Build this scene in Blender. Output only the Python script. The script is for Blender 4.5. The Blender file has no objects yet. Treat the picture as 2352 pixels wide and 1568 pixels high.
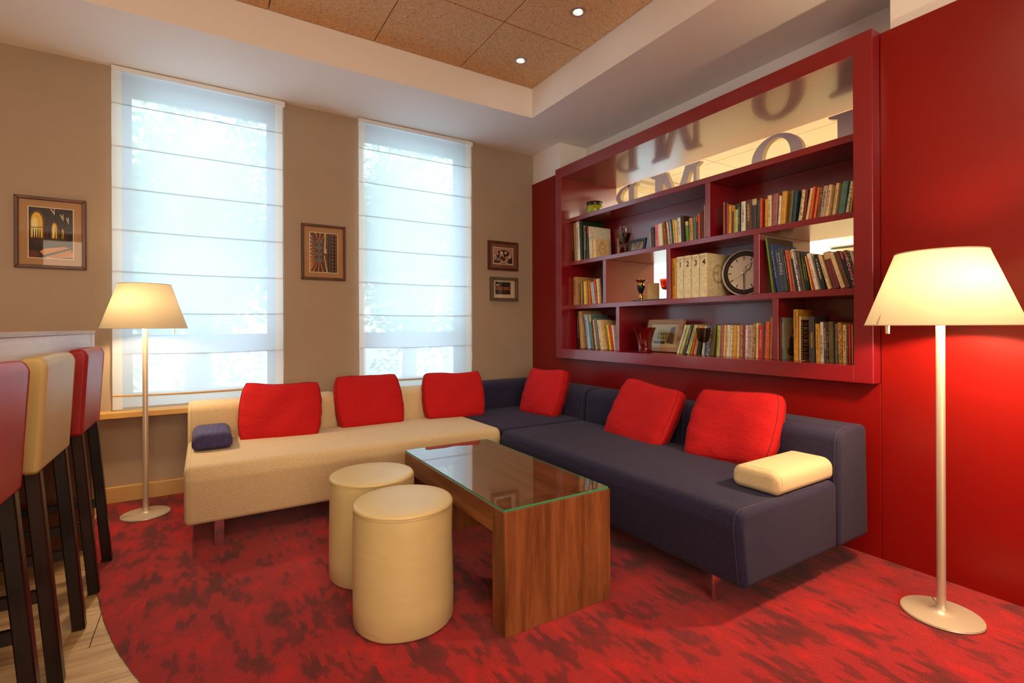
import bpy, bmesh, math, random
from mathutils import Vector, Matrix
random.seed(7)
PI = math.pi
sc = bpy.context.scene
COL = sc.collection
# ------------------------------------------------------------------ camera
cam_d = bpy.data.cameras.new('camera'); cam = bpy.data.objects.new('camera', cam_d); COL.objects.link(cam)
cam_d.sensor_width = 36.0; cam_d.lens = 1143.777 / 2352 * 36; cam_d.shift_y = -34.0 / 2352
cam_d.clip_start = 0.05; cam_d.clip_end = 200
yaw, roll = 0.554014, -0.003922
fwd = Vector((math.sin(yaw), math.cos(yaw), 0)); rt = Vector((math.cos(yaw), -math.sin(yaw), 0)); up = Vector((0, 0, 1))
r2 = rt*math.cos(roll) + up*math.sin(roll); u2 = -rt*math.sin(roll) + up*math.cos(roll)
M = Matrix((r2, u2, -fwd)).transposed().to_4x4(); M.translation = Vector((-2.835, -4.136, 1.15))
cam.matrix_world = M
sc.camera = cam
# ------------------------------------------------------------------ colour management
sc.view_settings.view_transform = 'Standard'; sc.view_settings.look = 'None'
sc.view_settings.exposure = 0.0; sc.view_settings.gamma = 1.0; sc.view_settings.use_curve_mapping = False
sc.cycles.use_denoising = True
sc.cycles.max_bounces = 10; sc.cycles.diffuse_bounces = 5; sc.cycles.glossy_bounces = 4
sc.cycles.transmission_bounces = 8; sc.cycles.transparent_max_bounces = 24
sc.cycles.caustics_reflective = False; sc.cycles.caustics_refractive = False
sc.cycles.sample_clamp_indirect = 6.0
# ------------------------------------------------------------------ sky
W = bpy.data.worlds.new('sky'); sc.world = W; W.use_nodes = True
bg = W.node_tree.nodes['Background']; bg.inputs[0].default_value = (0.70, 0.85, 1.0, 1); bg.inputs[1].default_value = 5.6
# ------------------------------------------------------------------ lamps of the room and an added fill
def area(name, loc, size, power, color, rot=(0, 0, 0), sy=None, spread=PI):
    d = bpy.data.lights.new(name, 'AREA'); d.energy = power; d.color = color
    d.shape = 'RECTANGLE'; d.size = size; d.size_y = sy or size; d.spread = spread
    o = bpy.data.objects.new(name, d); o.location = loc; o.rotation_euler = rot; COL.objects.link(o); return o
WARM = (1.0, 0.74, 0.46); NEUT = (1.0, 0.84, 0.66)
area('ceiling_light_panel', (-2.4, -3.9, 3.08), 1.4, 45, WARM, sy=1.6)
area('ceiling_light_panel', (-4.9, -3.2, 2.84), 1.2, 35, WARM, sy=2.4)
area('rear_fill_light', (-3.6, -7.9, 1.75), 3.4, 150, (1.0, .82, .60), rot=(PI/2, 0, 0), sy=2.0)  # added warm frontal fill from the rear wall, which has no window
# portals help the sampler find the sky through the two windows
for x0, x1 in ((-3.33, -2.335), (-1.735, -0.725)):
    p = area('window_portal', ((x0+x1)/2, 0.30, 1.735), x1-x0, 1, (1, 1, 1), rot=(-PI/2, 0, 0), sy=2.25); p.data.cycles.is_portal = True
# the room beyond the bookcase
area('far_room_light', (2.6, -2.2, 2.82), 1.6, 120, (1.0, 0.88, 0.68), sy=3.0)
# ------------------------------------------------------------------ materials
MATS = {}
def nt(name):
    m = bpy.data.materials.new(name); m.use_nodes = True; t = m.node_tree
    b = t.nodes['Principled BSDF']; return m, t, b
def lin(r, g, b):
    f = lambda c: (c/255/12.92) if c <= 10 else ((c/255+0.055)/1.055)**2.4
    return (f(r), f(g), f(b), 1)
def node(t, typ, **kw):
    n = t.nodes.new(typ)
    for k, v in kw.items():
        if k.startswith('i_'):
            n.inputs[k[2:].replace('_', ' ')].default_value = v
        else: setattr(n, k, v)
    return n
def ramp(t, stops, interp='LINEAR'):
    n = t.nodes.new('ShaderNodeValToRGB'); cr = n.color_ramp; cr.interpolation = interp
    while len(cr.elements) < len(stops): cr.elements.new(0.5)
    for e, (p, c) in zip(cr.elements, stops): e.position = p; e.color = c
    return n
def L(t, a, b): t.links.new(a, b)
def noise_bump(t, b, scale, strength, dist=0.002, coord='Object', sx=(1, 1, 1), detail=3):
    tc = node(t, 'ShaderNodeTexCoord'); mp = node(t, 'ShaderNodeMapping'); mp.inputs['Scale'].default_value = sx
    n = node(t, 'ShaderNodeTexNoise'); n.inputs['Scale'].default_value = scale; n.inputs['Detail'].default_value = detail
    bp = node(t, 'ShaderNodeBump'); bp.inputs['Strength'].default_value = strength; bp.inputs['Distance'].default_value = dist
    L(t, tc.outputs[coord], mp.inputs[0]); L(t, mp.outputs[0], n.inputs['Vector']); L(t, n.outputs['Fac'], bp.inputs['Height']); L(t, bp.outputs[0], b.inputs['Normal'])
    return n
def plain(name, col, rough=0.5, metal=0.0, spec=0.5, bump=None, vary=0.0, coat=0.0, ior=1.5):
    m, t, b = nt(name); b.inputs['Base Color'].default_value = col; b.inputs['Roughness'].default_value = rough
    b.inputs['Metallic'].default_value = metal; b.inputs['Specular IOR Level'].default_value = spec; b.inputs['IOR'].default_value = ior
    b.inputs['Coat Weight'].default_value = coat; b.inputs['Coat Roughness'].default_value = 0.08
    n = noise_bump(t, b, *(bump or (40, 0.03)))
    if vary:
        n2 = node(t, 'ShaderNodeTexNoise'); n2.inputs['Scale'].default_value = 3.0; n2.inputs['Detail'].default_value = 4
        tc = node(t, 'ShaderNodeTexCoord'); L(t, tc.outputs['Object'], n2.inputs['Vector'])
        lo = tuple(c*(1-vary) for c in col[:3])+(1,); hi = tuple(min(1, c*(1+vary)) for c in col[:3])+(1,)
        r = ramp(t, [(0.3, lo), (0.7, hi)]); L(t, n2.outputs['Fac'], r.inputs[0]); L(t, r.outputs[0], b.inputs['Base Color'])
    return m
def fabric(name, c1, c2, scale=420, bump=0.25, stretch=(1, 1, 1), rough=0.85, sheen=0.15, scale2=60):
    m, t, b = nt(name); tc = node(t, 'ShaderNodeTexCoord')
    mp = node(t, 'ShaderNodeMapping'); mp.inputs['Scale'].default_value = stretch; L(t, tc.outputs['Object'], mp.inputs[0])
    w = node(t, 'ShaderNodeTexNoise'); w.inputs['Scale'].default_value = scale; w.inputs['Detail'].default_value = 2; L(t, mp.outputs[0], w.inputs['Vector'])
    w2 = node(t, 'ShaderNodeTexNoise'); w2.inputs['Scale'].default_value = scale2; w2.inputs['Detail'].default_value = 3; L(t, mp.outputs[0], w2.inputs['Vector'])
    mx = node(t, 'ShaderNodeMath', operation='ADD'); L(t, w.outputs['Fac'], mx.inputs[0]); L(t, w2.outputs['Fac'], mx.inputs[1])
    mh = node(t, 'ShaderNodeMath', operation='MULTIPLY'); L(t, mx.outputs[0], mh.inputs[0]); mh.inputs[1].default_value = 0.5
    r = ramp(t, [(0.36, c1), (0.64, c2)]); L(t, mh.outputs[0], r.inputs[0]); L(t, r.outputs[0], b.inputs['Base Color'])
    b.inputs['Roughness'].default_value = rough; b.inputs['Sheen Weight'].default_value = sheen; b.inputs['Specular IOR Level'].default_value = 0.25
    bp = node(t, 'ShaderNodeBump'); bp.inputs['Strength'].default_value = bump; bp.inputs['Distance'].default_value = 0.002
    L(t, mh.outputs[0], bp.inputs['Height']); L(t, bp.outputs[0], b.inputs['Normal'])
    return m
def creased(m, scale=7.0, strength=0.25, dist=0.02):
    t = m.node_tree; b = t.nodes['Principled BSDF']; tc = node(t, 'ShaderNodeTexCoord'); mp = node(t, 'ShaderNodeMapping'); mp.inputs['Scale'].default_value = (1, 1, 1.8); L(t, tc.outputs['Object'], mp.inputs[0])
    n = node(t, 'ShaderNodeTexNoise'); n.inputs['Scale'].default_value = scale; n.inputs['Detail'].default_value = 2; n.inputs['Distortion'].default_value = 1.2; L(t, mp.outputs[0], n.inputs['Vector'])
    bp = node(t, 'ShaderNodeBump'); bp.inputs['Strength'].default_value = strength; bp.inputs['Distance'].default_value = dist; L(t, n.outputs['Fac'], bp.inputs['Height'])
    old = b.inputs['Normal'].links[0].from_node; L(t, bp.outputs[0], old.inputs['Normal'])
def wood(name, dark, light, axis='Z', scale=14, rough=0.4, coat=0.15, stretch=0.06, spec=0.4):
    m, t, b = nt(name); tc = node(t, 'ShaderNodeTexCoord'); mp = node(t, 'ShaderNodeMapping')
    s = {'X': (stretch, 1, 1), 'Y': (1, stretch, 1), 'Z': (1, 1, stretch)}[axis]; mp.inputs['Scale'].default_value = s
    L(t, tc.outputs['Object'], mp.inputs[0])
    n = node(t, 'ShaderNodeTexNoise'); n.inputs['Scale'].default_value = scale; n.inputs['Detail'].default_value = 6; n.inputs['Distortion'].default_value = 0.6; L(t, mp.outputs[0], n.inputs['Vector'])
    n2 = node(t, 'ShaderNodeTexNoise'); n2.inputs['Scale'].default_value = scale*9; n2.inputs['Detail'].default_value = 3; L(t, mp.outputs[0], n2.inputs['Vector'])
    mx = node(t, 'ShaderNodeMath', operation='MULTIPLY_ADD'); L(t, n2.outputs['Fac'], mx.inputs[0]); mx.inputs[1].default_value = 0.45
    sb = node(t, 'ShaderNodeMath', operation='SUBTRACT'); L(t, n.outputs['Fac'], sb.inputs[0]); sb.inputs[1].default_value = 0.22; L(t, sb.outputs[0], mx.inputs[2])
    r = ramp(t, [(0.34, dark), (0.66, light)]); L(t, mx.outputs[0], r.inputs[0]); L(t, r.outputs[0], b.inputs['Base Color'])
    b.inputs['Roughness'].default_value = rough; b.inputs['Coat Weight'].default_value = coat; b.inputs['Coat Roughness'].default_value = 0.2
    b.inputs['Specular IOR Level'].default_value = spec
    bp = node(t, 'ShaderNodeBump'); bp.inputs['Strength'].default_value = 0.08; bp.inputs['Distance'].default_value = 0.001; L(t, mx.outputs[0], bp.inputs['Height']); L(t, bp.outputs[0], b.inputs['Normal'])
    return m
def glassy(name, tint=(1, 1, 1, 1), refl=1.0, rough=0.0, f0=1.45):
    m = bpy.data.materials.new(name); m.use_nodes = True; t = m.node_tree; t.nodes.clear()
    o = node(t, 'ShaderNodeOutputMaterial'); tr = node(t, 'ShaderNodeBsdfTransparent'); tr.inputs[0].default_value = tint
    g = node(t, 'ShaderNodeBsdfGlossy'); g.inputs['Roughness'].default_value = rough
    fr = node(t, 'ShaderNodeFresnel'); fr.inputs['IOR'].default_value = f0
    ml = node(t, 'ShaderNodeMath', operation='MULTIPLY'); L(t, fr.outputs[0], ml.inputs[0]); ml.inputs[1].default_value = refl
    ge = node(t, 'ShaderNodeNewGeometry'); nb = node(t, 'ShaderNodeMath', operation='SUBTRACT'); nb.inputs[0].default_value = 1; L(t, ge.outputs['Backfacing'], nb.inputs[1])
    m0 = ml; ml = node(t, 'ShaderNodeMath', operation='MULTIPLY'); L(t, m0.outputs[0], ml.inputs[0]); L(t, nb.outputs[0], ml.inputs[1])   # only the outer face mirrors
    mx = node(t, 'ShaderNodeMixShader'); L(t, ml.outputs[0], mx.inputs[0]); L(t, tr.outputs[0], mx.inputs[1]); L(t, g.outputs[0], mx.inputs[2]); L(t, mx.outputs[0], o.inputs[0])
    return m
def sheer(name, col, transp, transl, blur=0.0):
    m = bpy.data.materials.new(name); m.use_nodes = True; t = m.node_tree; t.nodes.clear()
    o = node(t, 'ShaderNodeOutputMaterial'); tr = node(t, 'ShaderNodeBsdfTransparent'); tl = node(t, 'ShaderNodeBsdfTranslucent'); tl.inputs[0].default_value = col
    df = node(t, 'ShaderNodeBsdfDiffuse'); df.inputs[0].default_value = col
    m1 = node(t, 'ShaderNodeMixShader'); m1.inputs[0].default_value = transl; L(t, df.outputs[0], m1.inputs[1]); L(t, tl.outputs[0], m1.inputs[2])
    if blur:      # part of the light is scattered a little as it passes the weave
        rf = node(t, 'ShaderNodeBsdfRefraction'); rf.inputs['IOR'].default_value = 1.12; rf.inputs['Roughness'].default_value = 0.42; rf.inputs[0].default_value = (.96, .97, .99, 1)
        m3 = node(t, 'ShaderNodeMixShader'); m3.inputs[0].default_value = blur; L(t, m1.outputs[0], m3.inputs[1]); L(t, rf.outputs[0], m3.inputs[2]); m1 = m3
    m2 = node(t, 'ShaderNodeMixShader'); L(t, m1.outputs[0], m2.inputs[1]); L(t, tr.outputs[0], m2.inputs[2])
    tc = node(t, 'ShaderNodeTexCoord'); n = node(t, 'ShaderNodeTexNoise'); n.inputs['Scale'].default_value = 6; L(t, tc.outputs['Object'], n.inputs['Vector'])
    mr = node(t, 'ShaderNodeMapRange'); L(t, n.outputs['Fac'], mr.inputs[0]); mr.inputs[3].default_value = max(0, transp-0.01); mr.inputs[4].default_value = transp+0.01
    L(t, mr.outputs[0], m2.inputs[0]); L(t, m2.outputs[0], o.inputs[0]); return m
def glow(name, col, strength):
    m, t, b = nt(name); b.inputs['Base Color'].default_value = col; b.inputs['Emission Color'].default_value = col; b.inputs['Emission Strength'].default_value = strength
    return m

M_WALL = plain('wall_beige', lin(168, 148, 128), 0.75, bump=(180, 0.04), vary=0.03)
M_WHITE = plain('paint_white', lin(240, 237, 235), 0.8, bump=(160, 0.03))
M_FARWALL = plain('far_wall_cream', lin(240, 228, 200), 0.8)
M_BASE = plain('baseboard_ochre', lin(205, 165, 105), 0.5)
M_REDWALL = plain('lacquer_red_wall', lin(130, 13, 9), 0.32, spec=0.4, bump=(30, 0.01))
M_RED = plain('lacquer_red', lin(132, 17, 28), 0.27, spec=0.9, bump=(30, 0.006), coat=0.4)
M_CREAM = fabric('linen_cream', lin(198, 172, 130), lin(220, 198, 158), 500, 0.2, (.25, 1, 1), scale2=300)
M_NAVY = fabric('woven_navy', lin(25, 22, 44), lin(43, 38, 70), 700, 0.2, (1, 0.4, 1), sheen=0.05, scale2=200)
M_NAVYPAD = fabric('woven_navy_window_lit', lin(48, 44, 82), lin(76, 72, 122), 500, 0.2, (1, 0.06, 1), sheen=0.05, scale2=120)  # striped navy, lightened: window light on the pad is put into the colour
M_CUSH = fabric('cushion_red', lin(168, 12, 18), lin(198, 26, 28), 600, 0.15, sheen=0.0, scale2=160)
creased(M_CUSH, 9, .28, .02); creased(M_CREAM, 3.0, .10, .02); creased(M_NAVY, 3.0, .10, .02)
M_SEAM = plain('seam_thread', lin(84, 76, 84), 0.8)
M_SEAMR = plain('seam_red', lin(140, 8, 12), 0.8)
M_SEAMC = plain('seam_cream', lin(188, 160, 112), 0.8)
M_CHROME = plain('chrome', (0.75, 0.72, 0.72, 1), 0.15, metal=1)
M_SILVER = plain('silver_case', lin(226, 226, 230), 0.3, metal=.25)
M_LAMP = plain('lamp_metal_champagne', lin(206, 190, 168), 0.38, metal=0.35)
M_WALNUT_T = wood('walnut_top', lin(108, 62, 34), lin(146, 90, 52), 'Y', 26, 0.35)
M_WALNUT_Z = wood('walnut_panel', lin(98, 55, 28), lin(138, 82, 46), 'Z', 26, 0.35)
M_WENGE = wood('dark_stained_beech', lin(20, 8, 6), lin(44, 18, 12), 'Z', 18, 0.32, coat=0.12, spec=.3)
M_BARBROWN = wood('bar_panel_brown', lin(84, 48, 18), lin(112, 66, 28), 'Z', 10, 0.5)
M_BARWHITE = wood('bar_top_whitewash', lin(222, 216, 218), lin(240, 236, 238), 'Y', 22, 0.45, coat=0.1)
M_BARTOP = wood('bar_surface', lin(170, 132, 96), lin(200, 164, 122), 'Y', 14, 0.45)
M_OAK = wood('oak_plank', lin(150, 112, 66), lin(206, 172, 122), 'X', 9, 0.5, stretch=0.08)
M_LEATHR = plain('leather_red', lin(168, 24, 34), 0.42, bump=(420, 0.12), vary=0.08)
M_LEATHC = plain('leather_cream', lin(204, 182, 122), 0.45, bump=(420, 0.1), vary=0.05)
M_OTTO = plain('leather_ottoman', lin(208, 188, 136), 0.42, bump=(260, 0.08), vary=0.06); creased(M_OTTO, 6.0, .12, .02)
M_SILL = plain('sill_stone', lin(206, 160, 88), 0.4, bump=(300, 0.1), vary=0.12)
M_PVC = plain('window_pvc', lin(232, 236, 240), 0.35)
M_FRAMEW = wood('picture_frame_brown', lin(62, 28, 14), lin(98, 50, 28), 'Z', 20, 0.4)
M_FRAMES = plain('picture_frame_silver', lin(120, 108, 84), 0.35, metal=0.6)
M_MAT = plain('passe_partout_tan', lin(172, 132, 92), 0.9)
M_MATB = plain('passe_partout_brown', lin(120, 72, 52), 0.9)
M_MATW = plain('passe_partout_cream', lin(206, 182, 158), 0.9)
M_PRINTEDGE = plain('print_border', lin(236, 220, 196), 0.8)
M_PANE = glassy('window_glass', (0.97, 1, 0.99, 1), 1.0)
M_PICGLASS = glassy('picture_glass', (1, 1, 1, 1), 1.0, 0.02)
M_TABGLASS = glassy('table_glass', (0.97, 1, 0.985, 1), 2.2, 0.0, 1.52)
M_GREENEDGE = plain('glass_edge_green', lin(60, 150, 110), 0.15, spec=0.8)
M_SHEER = sheer('blind_sheer', (0.70, 0.77, 0.86, 1), 0.10, 0.66, 0.055)
M_SHEERB = sheer('blind_border', (0.90, 0.86, 0.80, 1), 0.06, 0.55)
M_BLINDROD = plain('blind_rod', lin(190, 182, 180), 0.6)
M_CORD = plain('blind_cord', lin(210, 200, 190), 0.5)
M_LETTER = plain('letter_face', lin(246, 240, 246), 0.7)
M_LETTERS = plain('letter_side', lin(226, 206, 168), 0.7)
M_BLACK = plain('black_plastic', lin(20, 18, 18), 0.35)
M_PAGES = plain('book_pages', lin(214, 194, 152), 0.9, bump=(600, 0.2))
def shade_mat():
    m = bpy.data.materials.new('lamp_shade'); m.use_nodes = True; t = m.node_tree; t.nodes.clear()
    o = node(t, 'ShaderNodeOutputMaterial'); tl = node(t, 'ShaderNodeBsdfTranslucent'); df = node(t, 'ShaderNodeBsdfDiffuse')
    tl.inputs[0].default_value = (.072, .060, .040, 1); df.inputs[0].default_value = lin(236, 222, 196)
    mx = node(t, 'ShaderNodeMixShader'); mx.inputs[0].default_value = 0.5
    n = node(t, 'ShaderNodeTexNoise'); n.inputs['Scale'].default_value = 500; bp = node(t, 'ShaderNodeBump'); bp.inputs['Strength'].default_value = 0.05
    L(t, n.outputs['Fac'], bp.inputs['Height']); L(t, bp.outputs[0], df.inputs['Normal'])
    L(t, df.outputs[0], mx.inputs[1]); L(t, tl.outputs[0], mx.inputs[2]); L(t, mx.outputs[0], o.inputs[0]); return m
M_SHADE = shade_mat(); M_UPSCREEN = sheer('uplight_screen_sheer', (.5, .44, .34, 1), .22, .6)
def carpet_mat():
    m, t, b = nt('carpet_red'); tc = node(t, 'ShaderNodeTexCoord')
    def nz(scale, sx, det=2, dist=0.0):
        mp = node(t, 'ShaderNodeMapping'); mp.inputs['Scale'].default_value = sx; L(t, tc.outputs['Object'], mp.inputs[0])
        n = node(t, 'ShaderNodeTexNoise'); n.inputs['Scale'].default_value = scale; n.inputs['Detail'].default_value = det; n.inputs['Distortion'].default_value = dist; L(t, mp.outputs[0], n.inputs['Vector']); return n
    def math2(op, a, bb, v=None):
        q = node(t, 'ShaderNodeMath', operation=op); L(t, a, q.inputs[0])
        if v is None: L(t, bb, q.inputs[1])
        else: q.inputs[1].default_value = v
        return q.outputs[0]
    # woven bars: every thin stripe along Y is shifted by its own amount, so that patches end in combed edges
    sp = node(t, 'ShaderNodeSeparateXYZ'); L(t, tc.outputs['Object'], sp.inputs[0])
    cxs = node(t, 'ShaderNodeCombineXYZ'); q0 = math2('MULTIPLY', sp.outputs[0], None, 44.0); q0 = math2('FLOOR', q0, None, 0); L(t, q0, cxs.inputs[0])
    wn = node(t, 'ShaderNodeTexWhiteNoise', noise_dimensions='1D'); L(t, q0, wn.inputs['W'])
    q1 = math2('MULTIPLY', wn.outputs['Value'], None, 0.075); ys = math2('ADD', sp.outputs[1], q1)
    cc = node(t, 'ShaderNodeCombineXYZ'); L(t, math2('MULTIPLY', sp.outputs[0], None, 1.25), cc.inputs[0]); L(t, math2('MULTIPLY', ys, None, 0.85), cc.inputs[1])
    blob = node(t, 'ShaderNodeTexNoise'); blob.inputs['Scale'].default_value = 6.4; blob.inputs['Detail'].default_value = 2.5; blob.inputs['Roughness'].default_value = 0.6; L(t, cc.outputs[0], blob.inputs['Vector'])
    big = nz(1.7, (1, 1, 1), 2)
    st = math2('MULTIPLY', wn.outputs['Value'], None, 0.07)
    a = math2('ADD', blob.outputs['Fac'], st); bg_ = math2('MULTIPLY', big.outputs['Fac'], None, 0.35); a = math2('ADD', a, bg_); a = math2('SUBTRACT', a, None, 0.205)
    r = ramp(t, [(0.34, lin(98, 13, 20)), (0.40, lin(116, 14, 21)), (0.45, lin(128, 15, 23)), (0.48, lin(160, 18, 27)), (0.58, lin(164, 17, 25)), (0.63, lin(184, 10, 18))]); L(t, a, r.inputs[0])
    loop = nz(260, (1, 1, 1), 1)
    lr = ramp(t, [(0.3, (0.45, 0.45, 0.45, 1)), (0.65, (1.15, 1.1, 1.1, 1))]); L(t, loop.outputs['Fac'], lr.inputs[0])
    mu = node(t, 'ShaderNodeMix', data_type='RGBA', blend_type='MULTIPLY'); mu.inputs[0].default_value = 1.0
    L(t, r.outputs[0], mu.inputs[6]); L(t, lr.outputs[0], mu.inputs[7]); L(t, mu.outputs[2], b.inputs['Base Color'])
    b.inputs['Roughness'].default_value = 0.95; b.inputs['Sheen Weight'].default_value = 0.2; b.inputs['Specular IOR Level'].default_value = 0.1
    bp = node(t, 'ShaderNodeBump'); bp.inputs['Strength'].default_value = 0.6; bp.inputs['Distance'].default_value = 0.004; L(t, loop.outputs['Fac'], bp.inputs['Height']); L(t, bp.outputs[0], b.inputs['Normal'])
    return m
M_CARPET = carpet_mat()
def woodwool_mat():
    m, t, b = nt('wood_wool'); tc = node(t, 'ShaderNodeTexCoord')
    n0 = node(t, 'ShaderNodeTexNoise'); n0.inputs['Scale'].default_value = 30; L(t, tc.outputs['Object'], n0.inputs['Vector'])
    ad = node(t, 'ShaderNodeMix', data_type='RGBA'); ad.inputs[0].default_value = 0.06; L(t, tc.outputs['Object'], ad.inputs[6]); L(t, n0.outputs['Color'], ad.inputs[7])
    v = node(t, 'ShaderNodeTexNoise'); v.inputs['Scale'].default_value = 95; v.inputs['Detail'].default_value = 2.5; v.inputs['Distortion'].default_value = 2.2; L(t, ad.outputs[2], v.inputs['Vector'])
    r = ramp(t, [(0.28, lin(110, 74, 44)), (0.42, lin(206, 164, 120)), (0.60, lin(236, 200, 158))]); L(t, v.outputs['Fac'], r.inputs[0]); L(t, r.outputs[0], b.inputs['Base Color'])
    b.inputs['Roughness'].default_value = 0.95
    bp = node(t, 'ShaderNodeBump'); bp.inputs['Strength'].default_value = 0.7; bp.inputs['Distance'].default_value = 0.004; L(t, v.outputs['Fac'], bp.inputs['Height']); L(t, bp.outputs[0], b.inputs['Normal'])
    return m
M_WOOL = woodwool_mat()
def book_mat():
    # object colour = cover, custom property "ink" = lettering colour, "style" picks the spine print
    m, t, b = nt('book_cover'); oi = node(t, 'ShaderNodeObjectInfo'); tc = node(t, 'ShaderNodeTexCoord')
    ink = node(t, 'ShaderNodeAttribute', attribute_type='OBJECT', attribute_name='ink'); st = node(t, 'ShaderNodeAttribute', attribute_type='OBJECT', attribute_name='style')
    gs = node(t, 'ShaderNodeSeparateXYZ'); L(t, tc.outputs['Generated'], gs.inputs[0])
    os_ = node(t, 'ShaderNodeSeparateXYZ'); L(t, tc.outputs['Object'], os_.inputs[0])
    def mm(op, a, v):
        q = node(t, 'ShaderNodeMath', operation=op)
        if hasattr(a, 'is_output'): L(t, a, q.inputs[0])
        else: q.inputs[0].default_value = a
        if hasattr(v, 'is_output'): L(t, v, q.inputs[1])
        else: q.inputs[1].default_value = v
        return q.outputs[0]
    front = mm('LESS_THAN', gs.outputs[0], 0.06)
    # style 1: a line of small marks up the middle of the spine
    q = mm('ABSOLUTE', mm('SUBTRACT', gs.outputs[1], 0.5), 0); inb = mm('LESS_THAN', q, 0.17)
    zz = mm('MULTIPLY', mm('GREATER_THAN', gs.outputs[2], 0.3), mm('LESS_THAN', gs.outputs[2], 0.86))
    cx = node(t, 'ShaderNodeCombineXYZ'); L(t, mm('MULTIPLY', os_.outputs[2], 330), cx.inputs[2]); L(t, mm('MULTIPLY', os_.outputs[1], 160), cx.inputs[1]); L(t, oi.outputs['Random'], cx.inputs[0])
    n = node(t, 'ShaderNodeTexNoise'); n.inputs['Scale'].default_value = 1.0; n.inputs['Detail'].default_value = 1; L(t, cx.outputs[0], n.inputs['Vector'])
    marks = mm('MULTIPLY', mm('MULTIPLY', inb, zz), mm('GREATER_THAN', n.outputs['Fac'], 0.49))
    def comp(v):
        c = node(t, 'ShaderNodeMath', operation='COMPARE'); L(t, st.outputs['Fac'], c.inputs[0]); c.inputs[1].default_value = v; c.inputs[2].default_value = 0.2; return c.outputs[0]
    s1 = mm('MULTIPLY', marks, comp(1.0))
    c2 = node(t, 'ShaderNodeCombineXYZ'); L(t, mm('MULTIPLY', os_.outputs[2], 150), c2.inputs[2]); L(t, mm('MULTIPLY', os_.outputs[1], 110), c2.inputs[1]); L(t, mm('MULTIPLY', oi.outputs['Random'], 50), c2.inputs[0])
    n2 = node(t, 'ShaderNodeTexNoise'); n2.inputs['Scale'].default_value = 1.0; n2.inputs['Detail'].default_value = 2; L(t, c2.outputs[0], n2.inputs['Vector'])
    s2 = mm('MULTIPLY', mm('MULTIPLY', mm('GREATER_THAN', n2.outputs['Fac'], 0.54), 0.7), comp(2.0))
    s3 = mm('MULTIPLY', mm('GREATER_THAN', gs.outputs[2], 0.80), comp(3.0))
    tot = mm('MULTIPLY', front, mm('MINIMUM', mm('ADD', mm('ADD', s1, s2), s3), 1.0))
    mx = node(t, 'ShaderNodeMix', data_type='RGBA'); L(t, tot, mx.inputs[0]); L(t, oi.outputs['Color'], mx.inputs[6]); L(t, ink.outputs['Color'], mx.inputs[7])
    w = node(t, 'ShaderNodeTexNoise'); w.inputs['Scale'].default_value = 40; w.inputs['Detail'].default_value = 4; L(t, tc.outputs['Object'], w.inputs['Vector'])
    wr = ramp(t, [(0.25, (0.72, 0.7, 0.66, 1)), (0.6, (1, 1, 1, 1))]); L(t, w.outputs['Fac'], wr.inputs[0])
    mu = node(t, 'ShaderNodeMix', data_type='RGBA', blend_type='MULTIPLY'); mu.inputs[0].default_value = 1; L(t, mx.outputs[2], mu.inputs[6]); L(t, wr.outputs[0], mu.inputs[7])
    L(t, mu.outputs[2], b.inputs['Base Color']); b.inputs['Roughness'].default_value = 0.5
    return m
M_BOOK = book_mat()
# ------------------------------------------------------------------ mesh helpers
def bm_new(): return bmesh.new()
def add_box(bm, x0, x1, y0, y1, z0, z1, bev=0.0, seg=2, mat=None):
    mt = Matrix.Translation(((x0+x1)/2, (y0+y1)/2, (z0+z1)/2)) @ Matrix.Diagonal((abs(x1-x0), abs(y1-y0), abs(z1-z0), 1))
    g = bmesh.ops.create_cube(bm, size=1.0, matrix=mt); vs = g['verts']
    fs = set(f for v in vs for f in v.link_faces)
    if mat is not None:
        for f in fs: f.material_index = mat
    if bev > 0:
        es = list(set(e for v in vs for e in v.link_edges))
        bmesh.ops.bevel(bm, geom=es, offset=bev, segments=seg, profile=0.5, affect='EDGES')
    return vs
def add_lathe(bm, prof, n=32, c=(0, 0, 0), cap=True):
    rings = []
    for r, z in prof:
        if r < 1e-5: rings.append([bm.verts.new((c[0], c[1], c[2]+z))])
        else: rings.append([bm.verts.new((c[0]+r*math.cos(2*PI*i/n), c[1]+r*math.sin(2*PI*i/n), c[2]+z)) for i in range(n)])
    for a, b in zip(rings, rings[1:]):
        for i in range(n):
            j = (i+1) % n
            if len(a) == 1 and len(b) == 1: continue
            if len(a) == 1: bm.faces.new((a[0], b[j], b[i]))
            elif len(b) == 1: bm.faces.new((a[i], a[j], b[0]))
            else: bm.faces.new((a[i], a[j], b[j], b[i]))
    if cap:
        if len(rings[0]) > 1: bm.faces.new(rings[0][::-1])
        if len(rings[-1]) > 1: bm.faces.new(rings[-1])
def add_tube(bm, pts, r, n=8, closed=False):
    pts = [Vector(p) for p in pts]; rings = []; N = len(pts)
    for i, p in enumerate(pts):
        if closed: d = pts[(i+1) % N]-pts[i-1]
        else: d = pts[min(i+1, N-1)]-pts[max(i-1, 0)]
        d.normalize(); a = Vector((0, 0, 1)) if abs(d.z) < 0.9 else Vector((1, 0, 0))
        u = d.cross(a).normalized(); v = d.cross(u)
        rr = r[i] if isinstance(r, (list, tuple)) else r
        rings.append([bm.verts.new(p+rr*(math.cos(2*PI*k/n)*u+math.sin(2*PI*k/n)*v)) for k in range(n)])
    prs = list(zip(rings, rings[1:])) + ([(rings[-1], rings[0])] if closed else [])
    for a, b in prs:
        for k in range(n): bm.faces.new((a[k], a[(k+1) % n], b[(k+1) % n], b[k]))
    if not closed: bm.faces.new(rings[0][::-1]); bm.faces.new(rings[-1])
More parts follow.
